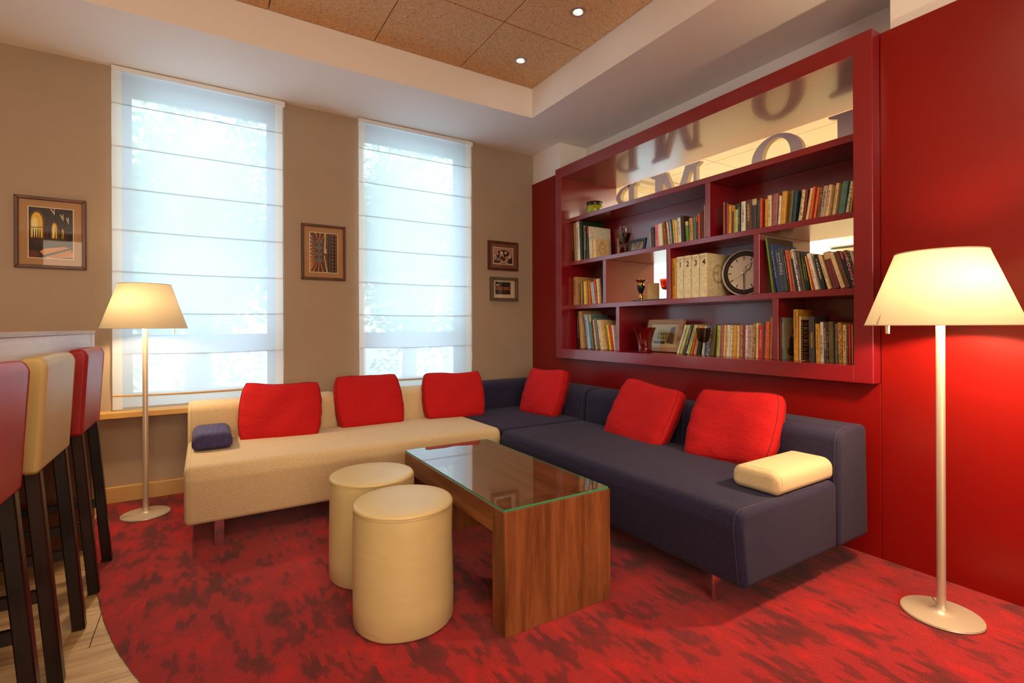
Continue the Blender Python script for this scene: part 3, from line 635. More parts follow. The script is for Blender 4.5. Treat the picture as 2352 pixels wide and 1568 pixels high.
def art_arcade(bm, f):
    ms = [flat('night', (30, 16, 16)), flat('glow', (226, 186, 40)), flat('pale', (236, 220, 150)), flat('floor', (206, 128, 26)), flat('shadow', (46, 22, 14)), flat('umber', (92, 40, 18)), flat('white', (226, 200, 170))]
    P(bm, f, [(0, 0), (1, 0), (1, 1), (0, 1)], 0, 0)
    def arch(x0, x1, z0, z1, m, k, lean=0):
        pts = [(x0, z0), (x1, z0)]; r = (x1-x0)/2; cx = (x0+x1)/2
        for q in range(13):
            a = PI*q/12; pts.append((cx+r*math.cos(a), z1-(z1-z0)*.38+(z1-z0)*.38*math.sin(a)))
        P(bm, f, pts, m, k)
    arch(.02, .36, .36, .95, 5, 1); arch(.05, .31, .40, .90, 1, 2); arch(.07, .20, .44, .80, 2, 3)
    arch(.50, .66, .38, .74, 5, 1); arch(.52, .63, .40, .71, 1, 2); arch(.53, .58, .44, .66, 2, 3); arch(.73, .80, .39, .62, 5, 1); arch(.74, .785, .40, .60, 1, 2)
    for k, x in enumerate((.09, .14, .19, .24)): P(bm, f, [(x, .40), (x+.028, .40), (x+.022, .58-.02*(k % 2)), (x+.006, .58-.02*(k % 2))], 0, 4)
    P(bm, f, [(.06, .585), (.30, .60), (.30, .615), (.06, .60)], 0, 4)
    for k in range(6): P(bm, f, [(.40+.09*k, .36), (.425+.09*k, .36), (.42+.085*k, .62-.02*k), (.40+.085*k, .62-.02*k)], 5, 2)
    P(bm, f, [(0, .30), (1, .22), (1, .36), (0, .38)], 4, 3)
    for k in range(4): P(bm, f, [(.12, .33-.035*k), (.80-.05*k, .315-.035*k), (.80-.05*k, .322-.035*k), (.12, .337-.035*k)], 5, 4)
    P(bm, f, [(.24, .12), (.34, .18), (1, .27), (1, .03), (.55, 0), (.40, 0)], 3, 3)
    P(bm, f, [(.12, 0), (.30, 0), (1, .20), (1, .235)], 4, 4); P(bm, f, [(0, 0), (.30, 0), (.18, .13), (0, .15)], 5, 3)
    for k in range(8): P(bm, f, [(.33+.09*k, .12+.018*k), (.345+.09*k, .12+.018*k), (.62+.07*k if .62+.07*k < 1 else 1, .0+.02*k), (.60+.07*k if .60+.07*k < 1 else .98, .0+.02*k)], 4, 5)
    for x, z, s in ((.48, .90, .10), (.70, .80, .08), (.84, .74, .06)):
        P(bm, f, [(x, z+.08), (x+.02, z+.09), (x+s, z+.0), (x+s, z-.03)], 6, 2); P(bm, f, [(x+s-.015, z-.03), (x+s, z-.03), (x+s, z+.10), (x+s-.015, z+.10)], 6, 3)
    return ms
def art_vault(bm, f):
    ms = [flat('stone', (96, 62, 40)), flat('blue', (92, 108, 120)), flat('orange', (206, 122, 48)), flat('dark', (48, 28, 24)), flat('pale', (198, 176, 146)), flat('rose', (130, 82, 66))]
    P(bm, f, [(0, 0), (1, 0), (1, 1), (0, 1)], 0, 0); rnd = random.Random(3)
    for k in range(4):
        z = .22+.16*k
        P(bm, f, [(.33, z), (.18, z+.08), (.33, z+.16), (.48, z+.08)], 1, 2); P(bm, f, [(.33, z+.03), (.25, z+.08), (.33, z+.13), (.41, z+.08)], 5 if k % 2 else 1, 3)
    for k in range(9):
        z = .02+.11*k; P(bm, f, [(0, z), (.02, z-.02), (.20, .25+.06*k), (.19, .27+.06*k)], 2, 2); P(bm, f, [(0, z+.02), (0, z+.07), (.12, z*.7+.2)], 4, 1)
    for k in range(6):
        a = .10+.09*k; P(bm, f, [(a, 0), (a+.035, 0), (.35+.02*(k-2.5), .26), (.33+.02*(k-2.5), .26)], 3 if k % 2 else 2, 3)
        P(bm, f, [(a-.02, 1), (a+.02, 1), (.35+.02*(k-2.5), .80), (.33+.02*(k-2.5), .80)], 2 if k % 2 else 3, 3)
    P(bm, f, [(.50, .5), (.56, .5), (.58, 1), (.54, 1)], 4, 4); P(bm, f, [(.50, .42), (.60, 0), (.64, 0), (.53, .44)], 4, 4); P(bm, f, [(.52, .48), (.60, .48), (.60, .60), (.53, .60)], 4, 5)
    P(bm, f, [(.66, 0), (.97, 0), (.95, 1), (.67, 1)], 3, 4); P(bm, f, [(.71, 0), (.735, 0), (.735, 1), (.715, 1)], 1, 5)
    for k in range(11):
        z = .03+.09*k; P(bm, f, [(.78, z), (.85, z), (.85, z+.055), (.79, z+.055)], 5, 5); P(bm, f, [(.93, z), (.955, z), (.95, z+.05), (.935, z+.05)], 2, 5)
    return ms
def art_relief(bm, f):
    ms = [flat('sepia_dark', (44, 20, 14)), flat('sepia', (168, 128, 108)), flat('sepia_light', (206, 168, 146)), flat('sepia_mid', (120, 82, 64))]
    P(bm, f, [(0, 0), (1, 0), (1, 1), (0, 1)], 1, 0); n = 18
    P(bm, f, [(.5+.47*math.cos(PI*k/n), .25+.62*math.sin(PI*k/n)) for k in range(n+1)]+[(.03, .06), (.97, .06)], 0, 1)
    def blob(x, z, a, b, m, k):
        P(bm, f, [(x+a*math.cos(2*PI*q/12), z+b*math.sin(2*PI*q/12)) for q in range(12)], m, k)
    for x, z, a, b, m in ((.42, .42, .12, .30, 1), (.41, .68, .085, .12, 2), (.62, .70, .07, .09, 2), (.20, .62, .05, .07, 2), (.10, .36, .08, .16, 1), (.09, .52, .05, .06, 2), (.72, .42, .14, .09, 1), (.84, .48, .07, .12, 2), (.86, .62, .09, .06, 1), (.25, .28, .12, .08, 1), (.62, .25, .16, .10, 1), (.42, .38, .06, .1, 3), (.55, .34, .05, .12, 3)):
        blob(x, z, a, b, m, 2+(m == 2))
    P(bm, f, [(.25, 0), (.80, 0), (.68, .14), (.40, .14)], 2, 4); P(bm, f, [(.32, 0), (.74, 0), (.64, .08), (.44, .08)], 3, 5)
    return ms
def art_town(bm, f):
    ms = [flat('night_blue', (26, 14, 18)), flat('amber', (206, 120, 50)), flat('window', (240, 200, 130)), flat('brick', (92, 38, 26)), flat('quay', (44, 22, 22))]
    P(bm, f, [(0, 0), (1, 0), (1, 1), (0, 1)], 0, 0); P(bm, f, [(0, 0), (1, 0), (1, .34), (0, .34)], 4, 1); rnd = random.Random(5)
    for k in range(9):
        x = .02+.105*k; h = .45+.25*rnd.random(); P(bm, f, [(x, .34), (x+.10, .34), (x+.10, h), (x+.05, h+.1*rnd.random()), (x, h)], 3, 2)
        for q in range(3): z = .37+.09*q; P(bm, f, [(x+.02, z), (x+.08*rnd.uniform(.6, 1), z), (x+.07, z+.05), (x+.02, z+.05)], rnd.choice((1, 1, 2)), 3)
    for x in (.04, .15): P(bm, f, [(x, .68), (x+.07, .68), (x+.07, .82), (x, .82)], 2, 4)
    return ms
picture('largest brown framed picture of a glowing night arcade, left of the left window', -3.648, 1.747, .338, .444, .020, M_FRAMEW, M_MAT, .208, .312, (0, 0), art_arcade)
picture('brown framed picture of a vaulted ceiling on the pier between the two windows', -2.018, 1.748, .337, .440, .020, M_FRAMEW, M_MAT, .209, .310, (0, -.002), art_vault)
picture('small brown framed sepia relief picture, upper of the two near the corner', -.349, 1.839, .340, .282, .022, M_FRAMEW, M_MATB, .220, .158, (0, 0), art_relief)
picture('small silver framed picture of a lit night town, lower of the two near the corner', -.347, 1.517, .302, .224, .024, M_FRAMES, M_MATW, .170, .120, (-.006, .008), art_town, depth=.045, border=0)
# ================================================================== SOFA
ST, SB, BT = 0.44, 0.128, 0.668
def foot(t, x, y, w=.045, d=.012, alongx=True):
    bm = bm_new(); a, b = (w/2, d/2) if alongx else (d/2, w/2)
    add_box(bm, x-a, x+a, y-b, y+b, 0, SB+.004, .002, 1); obj('leg', bm, M_CHROME, t)
def seam_path(poly, f, s, r=.0022):
    bm = bm_new(); add_tube(bm, [f(u, v, s) for u, v in poly], r, 5, True); return bm
def seatblock(t, nm, mat, seam, prof, f, length, re, s0, mats=True, sub=6):
    bm = bm_new(); loft(bm, prof, lambda u, v, d: f(u, v, d+s0), length, re, 5, sub); o = obj(nm, bm, mat, t, smooth=180)
    for s in (s0+re*.9, s0+length-re*.9):
        obj('seam', seam_path([(u, v) for u, v in prof], f, s, .0009), seam, o, smooth=180)
    return o
# cream section along the windows: profile u = depth from front, v = height
fc = lambda u, v, d: (d, -1.135+u, v)
t = thing('sofa_section', 'long cream linen sofa section under the windows on metal feet', 'sofa')
seatblock(t, 'seat', M_CREAM, M_SEAMC, arc_poly([(.045, SB, .032), (0.0, .37, .06), (.02, ST, .11), (.76, ST-.006, .031), (.76, SB, .031)], 6), fc, 1.862, .028, -2.925)
for a, l in ((-2.925, .92), (-2.003, .936)):
    seatblock(t, 'backrest', M_CREAM, M_SEAMC, arc_poly([(.755, SB+.004, .026), (.755, ST, .0), (.79, BT-.02, .075), (.87, BT, .06), (1.02, BT-.01, .032), (1.02, SB+.004, .026)], 6), fc, l, .022, a, sub=3)
foot(t, -2.769, -1.067); foot(t, -1.22, -1.067); foot(t, -2.769, -.20); foot(t, -1.22, -.20)
# corner section
t = thing('sofa_section', 'navy corner sofa section where the window wall meets the red wall', 'sofa')
bm = bm_new(); add_box(bm, -1.055, -.10, -1.155, -.12, SB, ST-.004, .028, 4); obj('seat', bm, M_NAVY, t, smooth=50)
fcr = lambda u, v, d: (d, -1.135+u, v)
seatblock(t, 'backrest', M_NAVY, M_SEAM, arc_poly([(.78, SB+.004, .026), (.78, ST, .0), (.80, BT-.02, .075), (.88, BT, .06), (1.02, BT-.005, .03), (1.02, SB+.004, .026)], 6), fcr, .968, .02, -1.058, sub=3)
fn = lambda u, v, d: (-1.115+u, d, v)
backprof = arc_poly([(.755, SB+.004, .026), (.755, ST, .0), (.775, BT-.02, .075), (.85, BT, .06), (1.02, BT-.005, .03), (1.035, SB+.004, .026)], 6)
seatblock(t, 'backrest', M_NAVY, M_SEAM, backprof, fn, .80, .022, -1.165, sub=3)
foot(t, -.98, -1.08); foot(t, -.15, -.18); foot(t, -.98, -.18)
# navy section along the red wall
t = thing('sofa_section', 'long navy sofa section under the bookcase along the red wall', 'sofa')
seatblock(t, 'seat', M_NAVY, M_SEAM, arc_poly([(.035, SB, .033), (0.0, .37, .06), (.015, ST, .10), (.738, ST, .032), (.738, SB, .032)], 6), fn, 1.80, .030, -2.985)
seatblock(t, 'backrest', M_NAVY, M_SEAM, arc_poly([(.742, SB, .026), (.745, ST, .0), (.757, BT-.02, .075), (.84, BT+.004, .06), (1.02, BT, .03), (1.035, SB, .026)], 6), fn, .90, .024, -2.985, sub=3)
seatblock(t, 'backrest', M_NAVY, M_SEAM, backprof, fn, .90, .024, -2.08, sub=3)
foot(t, -1.012, -2.808); foot(t, -1.012, -1.35); foot(t, -.25, -2.80); foot(t, -.25, -1.35)
# loose arm cushions
def arm_pad(label, cx, cy, w, l, h, mat, seam, rotz):
    t = thing('arm_cushion', label, 'armrest cushion', (cx, cy, ST), (0, 0, rotz))
    prof = arc_poly([(-w/2, .002, .03), (-w/2, h, .045), (w/2, h, .045), (w/2, .002, .03)], 5)
    f = lambda u, v, d: (u, d, v+.010*math.sin(PI*(d/l+.5))*(v/h))
    bm = bm_new(); loft(bm, prof, f, l, .028, 5, 5) if False else loft(bm, prof, lambda u, v, d: (u, d-l/2, v), l, .028, 5, 5); o = obj('pad', bm, mat, t, smooth=180)
    for s in (.026, l-.026): obj('seam', seam_path(prof, lambda u, v, d: (u, d-l/2, v), s, .0008), seam, o, smooth=180)
    bm = bm_new(); add_box(bm, -w*.3, w*.3, l/2-.001, l/2+.004, .004, .05, .001, 1); obj('strap', bm, mat, t)
arm_pad('navy blue arm cushion lying on the left end of the cream sofa', -2.795, -.575, .205, .37, .095, M_NAVYPAD, M_SEAM, 0)
arm_pad('cream linen arm cushion lying on the end of the navy sofa', -.60, -2.862, .215, .47, .100, M_CREAM, M_SEAMC, -PI/2+.02)
# red scatter cushions
def cushion(label, A, yaw, tilt, roll, w, h, th, seed, skew=0.0):
    # A: bottom-left corner of the front face on the seat; local x along the bottom edge, y = into the cushion, z up the face
    t = thing('cushion', label, 'cushion', A, (0, 0, 0), group='red cushions on the corner sofa')
    t.rotation_mode = 'XYZ'
    Rm = Matrix.Rotation(yaw, 3, 'Z') @ Matrix.Rotation(-tilt, 3, 'X') @ Matrix.Rotation(roll, 3, 'Y')
    t.rotation_euler = Rm.to_euler()
    rnd = random.Random(seed); N = 22; ph = [rnd.uniform(0, 6.28) for _ in range(8)]
    def pt(u, v, s):     # u, v in 0..1, s = 0 front sheet, 1 back sheet
        a, b = 2*u-1, 2*v-1
        puff = (1-abs(a)**3.2)*(1-abs(b)**3.2)
        edge = .82+.18*(1-max(abs(a), abs(b))**8)
        y = th/2 + (s*2-1)*th*(.40*edge+.14*puff)
        y += .006*math.sin(5*u+3*v+ph[0])*puff + .004*math.sin(11*u-7*v+ph[1])*puff + .0025*math.sin(23*v+9*u+ph[2])*(abs(a)**2) + .003*math.sin(19*u+ph[3])*abs(b)**3
        pin = .035*(1-abs(b)**2)*abs(a)**8*-1
        x = u*w+ (.012*math.sin(PI*v)*(1 if a > 0 else -1)*abs(a)**3) - a*abs(a)**5*.016*abs(b)**4 + skew*v*h
        z = v*h + (.010*math.sin(PI*u)*(1 if b > 0 else -.5)*abs(b)**3)-(.016*math.sin(PI*u+.2*math.sin(ph[4]))**2*(b > 0)*abs(b)**5) + .004*math.sin(6*u+ph[5])*abs(b)**3
        return (x, y, z)
    bm = bm_new(); S = []
    for s in (0, 1): S.append([[bm.verts.new(pt(i/N, j/N, s)) for j in range(N+1)] for i in range(N+1)])
    for i in range(N):
        for j in range(N):
            for s in (0, 1): bm.faces.new((S[s][i][j], S[s][i+1][j], S[s][i+1][j+1], S[s][i][j+1]))
    loop = [(i, 0) for i in range(N)]+[(N, j) for j in range(N)]+[(i, N) for i in range(N, 0, -1)]+[(0, j) for j in range(N, 0, -1)]
    mids = []
    for (i, j) in loop:
        a = S[0][i][j].co; b = S[1][i][j].co; c = Vector((w/2+skew*h/2, th/2, h/2)); m = (a+b)/2; d = (m-c); d.y = 0; d.normalize()
        q = m+d*(.006+.002*math.sin(14*(i+j)/N*2+ph[6])); mids.append(bm.verts.new(q))
    n = len(loop)
    for k in range(n):
        (i, j), (i2, j2) = loop[k], loop[(k+1) % n]
        for s in (0, 1): bm.faces.new((S[s][i][j], S[s][i2][j2], mids[(k+1) % n], mids[k]))
    fp = [S[0][i][j].co.copy() for i, j in loop]; bp = [S[1][i][j].co.copy() for i, j in loop]
    o = obj('cover', bm, M_CUSH, t, smooth=180)
    for lp in (fp, bp):
        bm = bm_new(); add_tube(bm, lp, .0022, 5, True); obj('seam', bm, M_SEAMR, o, smooth=180)
    return t
D = math.radians
cushion('red cushion leaning on the cream sofa, first from the navy arm cushion', (-2.655, -.545, ST+.002), D(-9), D(22), D(2.5), .475, .375, .125, 1)
cushion('red cushion on the middle of the cream sofa, below the vaulted-ceiling picture', (-2.005, -.515, ST+.002), D(1), D(24), D(0), .468, .385, .125, 2, -.02)
cushion('red cushion at the right end of the cream sofa against the navy corner', (-1.365, -.525, ST+.002), D(-9), D(22), D(-1), .475, .365, .125, 3, .02)
cushion('red cushion standing on the navy corner section by the red wall', (-.575, -.555, ST+.002), D(-82), D(22), D(0), .41, .385, .12, 4)
cushion('red cushion tilted on the navy sofa, middle one under the bookcase', (-.535, -1.560, ST+.002), D(-93), D(25), D(4), .49, .40, .12, 5, .06)
cushion('red cushion on the navy sofa next to the cream arm cushion', (-.555, -2.250, ST+.002), D(-86), D(24), D(-2), .455, .385, .12, 6, .06)
# ================================================================== TABLE AND OTTOMANS
t = thing('coffee_table', 'walnut coffee table with slab ends and a glass top on the carpet', 'coffee table', (-1.635, -2.023, 0))
X, Yh = .260, .5375
for s in (-1, 1):
    bm = bm_new(); add_box(bm, -X, X, s*Yh-(.094 if s > 0 else 0), s*Yh+(.094 if s < 0 else 0), 0, .4625, .0015, 1); obj('end_panel', bm, M_WALNUT_Z, t)
bm = bm_new(); add_box(bm, -X, X, -Yh+.0945, Yh-.0945, .362, .4625, .0015, 1); obj('top', bm, M_WALNUT_T, t)
bm = bm_new(); add_box(bm, -X+.002, X-.006, -Yh+.006, Yh-.004, .4635, .4715)
for f in bm.faces: f.material_index = 0 if abs(f.normal.z) > .5 else 1
obj('glass_top', bm, [M_TABGLASS, M_GREENEDGE], t)
def ottoman(label, x, y, r, rz):
    t = thing('ottoman', label, 'ottoman', (x, y, 0), (0, 0, rz), group='cream cylinder ottomans beside the table')
    bm = bm_new(); n = 64; prof = [(r*.975, .004), (r*1.0, .012), (r*1.002, .10), (r*.995, .22), (r*.992, .33), (r*.992, .40), (r*.993, .435), (r*.990, .4505)]
    rings = []
    for k, (rr, z) in enumerate(prof):
        rings.append([bm.verts.new(((rr+.0016*math.sin(3*a*2*PI/n+z*9)+.0012*math.sin(7*a*2*PI/n-z*14))*math.cos(2*PI*a/n), (rr+.0016*math.sin(3*a*2*PI/n+z*9)+.0012*math.sin(5*a*2*PI/n+z*17))*math.sin(2*PI*a/n), z)) for a in range(n)])
    for a, b in zip(rings, rings[1:]):
        for i in range(n): bm.faces.new((a[i], a[(i+1) % n], b[(i+1) % n], b[i]))
    bm.faces.new(rings[0][::-1]); obj('body', bm, M_OTTO, t, smooth=60)
    bm = bm_new(); add_lathe(bm, [(r*.990, .4505), (r*.986, .456), (r*.968, .4605), (r*.92, .463), (r*.6, .467), (0, .468)], n, cap=False); obj('top_pad', bm, M_OTTO, t, smooth=60)
    bm = bm_new(); add_tube(bm, [(r*.991*math.cos(2*PI*k/n), r*.991*math.sin(2*PI*k/n), .4515) for k in range(n)], .0017, 6, True); obj('piping', bm, M_SEAMC, t, smooth=60)
    bm = bm_new()
    for k in range(0, 150):
        a = 2*PI*k/150; da = .010; add_quad(bm, [((r*.993+.0026)*math.cos(a+q), (r*.993+.0026)*math.sin(a+q), z) for q, z in ((0, .4425), (da*1.6, .4425), (da*1.6, .4442), (0, .4442))])
    obj('stitching', bm, M_SEAM, t, kind='stuff')
    bm = bm_new(); add_tube(bm, [((r*.988)*1.001, 0, .012), (r*1.004, 0, .1), (r*.993, 0, .33), (r*.993, 0, .445)], .0014, 5); obj('side_seam', bm, M_SEAMC, t)
ottoman('cream leather cylinder ottoman in front, nearest the camera', -2.158, -2.212, .196, 1.0)
ottoman('cream leather cylinder ottoman behind the front one, nearer the cream sofa', -2.160, -1.782, .194, 2.2)
# ================================================================== FLOOR LAMPS
def floor_lamp(label, x, y, rb, rt_, zb, zt, rbase, power, rot, bulb):
    t = thing('floor_lamp', label, 'floor lamp', (x, y, 0), (0, 0, rot), group='pale floor lamps')
    bm = bm_new(); add_lathe(bm, [(rbase*.97, 0), (rbase, .004), (rbase*.985, .010), (rbase*.9, .0125), (.05, .0145), (.028, .018), (.019, .028), (.0155, .05), (.0148, .08)], 56, cap=False); bm.faces.new([v for v in bm.verts if abs(v.co.z) < 1e-6]); obj('base', bm, M_LAMP, t, smooth=50)
    bm = bm_new(); add_box(bm, .035, rbase*.96, -.0012, .0012, .0125, .0142); obj('cable_slot', bm, M_BLACK, t)
    bm = bm_new(); add_lathe(bm, [(.0146, .07), (.0146, zt-.06), (.01, zt-.05)], 24); obj('pole', bm, M_LAMP, t, smooth=50)
    bm = bm_new(); add_lathe(bm, [(rb, zb), (rb-(rb-rt_)*.5, (zb+zt)/2), (rt_, zt)], 64, cap=False); sh = obj('shade', bm, M_SHADE, t, smooth=180)
    for r, z in ((rb, zb), (rt_, zt)):
        bm = bm_new(); add_tube(bm, [(r*math.cos(2*PI*k/64), r*math.sin(2*PI*k/64), z) for k in range(64)], .0022, 6, True); obj('rim', bm, plain('lamp_rim', lin(238, 222, 196), .5), sh, smooth=180)
    bm = bm_new()
    for k in range(3): a = 2*PI*k/3; add_tube(bm, [(.012*math.cos(a), .012*math.sin(a), zt-.055), (rt_*math.cos(a), rt_*math.sin(a), zt-.004)], .0016, 5)
    obj('shade_carrier', bm, M_LAMP, t)
    bm = bm_new(); add_lathe(bm, [(rt_-.004, zt-.006), (.03, zt-.006)], 48, cap=False); obj('uplight_screen', bm, M_UPSCREEN, t)  # sheer ring added inside the open top to dim the upward light
    a = PI*.5 if True else 0
    bm = bm_new(); add_lathe(bm, [(0, zb-.034), (.007, zb-.033), (.0075, zb+.002), (.004, zb+.02), (.003, zb+.05)], 12, bulb); o = obj('switch', bm, plain('switch_clear', lin(240, 230, 205), .2), t, smooth=50)
    bm = bm_new(); add_lathe(bm, [(0, 0), (.022, .006), (.032, .03), (.028, .055), (.016, .085), (.014, .10)], 20, (0, .0, zb+.13)); obj('bulb', bm, glow('bulb_glow', (1, .80, .50, 1), 5), t, smooth=60)
    for z, e in ((zb+.14, power),):
        d = bpy.data.lights.new('floor_lamp_light', 'POINT'); d.energy = e; d.color = (1, .72, .41); d.shadow_soft_size = .045; o = bpy.data.objects.new('floor_lamp_light', d); o.location = (x-.045*math.sin(.554), y-.045*math.cos(.554), z); COL.objects.link(o)
floor_lamp('pale metal floor lamp with a cream conical shade by the red wall', -.351, -3.350, .247, .1445, 1.150, 1.437, .131, 92, .55, (-.094, .187, 0))
floor_lamp('pale metal floor lamp with a cream conical shade in front of the left window', -3.144, -.329, .222, .135, 1.149, 1.419, .128, 34, 3.4, (-.17, -.095, 0))
# ================================================================== BAR AND STOOLS
t = thing('bar_counter', 'whitewashed bar counter at the left with a brown end panel below', 'bar counter')
bm = bm_new(); add_box(bm, -3.97, -3.333, -4.6, -.673, 1.1225, 1.139, .001, 1); obj('top', bm, M_BARTOP, t)
bm = bm_new(); add_box(bm, -3.358, -3.337, -4.6, -.7615, .93, 1.122, .001, 1); obj('apron', bm, M_BARWHITE, t)
bm = bm_new(); add_box(bm, -3.95, -3.337, -.7575, -.680, .0, 1.122, .001, 1)
obj('end_panel', bm, M_BARBROWN, t)
bm = bm_new(); add_box(bm, -3.3368, -3.3355, -.7605, -.676, .70, 1.122); obj('edge_strip', bm, M_BARWHITE, t)
bm = bm_new(); add_box(bm, -3.97, -3.95, -4.6, -.68, 0, 1.122); obj('back_panel', bm, M_BARBROWN, t)
def stool(label, cy, lm, seamm):
    t = thing('bar_stool', label, 'bar stool', (-3.29, cy, 0), group='high-backed bar stools along the counter')
    # local x = away from the bar (+) ; backrest is a padded slab, seat tucked under the counter
    prof = arc_poly([(-.036, .690, .016), (-.040, 1.03, .016), (-.030, 1.056, .016), (.018, 1.058, .022), (.030, 1.03, .03), (.010, .690, .016)], 5)
    bm = bm_new(); loft(bm, prof, lambda u, v, d: (u, d-.21, v+.006*math.sin(PI*d/.42)*(v > .95)), .42, .0135, 5, 6); b = obj('backrest', bm, lm, t, smooth=180)
    for s in (.0125, .4075): obj('seam', seam_path(prof, lambda u, v, d: (u, d-.21, v), s, .0016), seamm, b, smooth=180)
    bm = bm_new(); add_box(bm, -.40, -.034, -.20, .20, .70, .785, .03, 3); obj('seat', bm, lm, t, smooth=50)
    def leg(xt, yt, xb, yb, zt):
        bm = bm_new(); a = .022; q = .020
        f = lambda u, v, d: (xb+(xt-xb)*d/zt+u, yb+(yt-yb)*d/zt+v, d)
        add_prism(bm, [(-q, -q), (q, -q), (q, q), (-q, q)], f, 0, zt); bmesh.ops.recalc_face_normals(bm, faces=bm.faces[:])
        bmesh.ops.bevel(bm, geom=[e for e in bm.edges if abs(e.verts[0].co.z-e.verts[1].co.z) > .3], offset=.004, segments=1, affect='EDGES'); obj('leg', bm, M_WENGE, t)
    for s in (-1, 1):
        leg(-.012, s*.172, .044, s*.174, .695); leg(-.36, s*.172, -.38, s*.174, .705)
        bm = bm_new(); add_box(bm, -.36, .010, s*.173-.011, s*.173+.011, .272, .312, .003, 1); obj('stretcher', bm, M_WENGE, t)
    bm = bm_new(); add_box(bm, -.382, -.360, -.155, .155, .20, .245, .003, 1); obj('foot_rail', bm, M_WENGE, t)
stool('red leather bar stool farthest along the counter, nearest the left window', -1.150, M_LEATHR, M_SEAMR)
stool('cream leather bar stool between the two red ones', -1.803, M_LEATHC, M_SEAMC)
stool('red leather bar stool nearest the camera, cut by the picture edge', -2.395, M_LEATHR, M_SEAMR)
# ================================================================== DOWNLIGHTS
def downlight(label, x, y):
    t = thing('downlight', label, 'ceiling light', (x, y, RZ), group='recessed ceiling spotlights')
    bm = bm_new(); add_lathe(bm, [(.030, .004), (.031, -.004), (.040, -.007), (.050, -.004), (.051, .001)], 32, cap=False); obj('ring', bm, plain('downlight_ring', lin(190, 182, 180), .3, metal=.6), t, smooth=40)
    bm = bm_new(); add_lathe(bm, [(.0, .0005), (.031, .0)], 24, cap=False); obj('reflector', bm, plain('downlight_reflector', lin(210, 205, 205), .25, metal=.5), t)
    for k in range(3):
        a = 2*PI*k/3+.4; bm = bm_new(); add_lathe(bm, [(.012, -.001), (.010, -.004), (0, -.005)], 14, (.0145*math.cos(a), .0145*math.sin(a), 0), cap=False); obj('led', bm, glow('led_glow', (1, .93, .85, 1), 30), t, smooth=60)
    d = bpy.data.lights.new('downlight_lamp', 'SPOT'); d.energy = 30; d.color = (1, .86, .66); d.spot_size = 1.5; d.spot_blend = .8; d.shadow_soft_size = .03
    o = bpy.data.objects.new('downlight_lamp', d); o.location = (x, y, RZ-.02); COL.objects.link(o)
downlight('recessed ceiling spotlight nearer the window corner of the raised ceiling', -.835, -1.040)
downlight('recessed ceiling spotlight nearer the camera, high above the bookcase', -.836, -1.706)
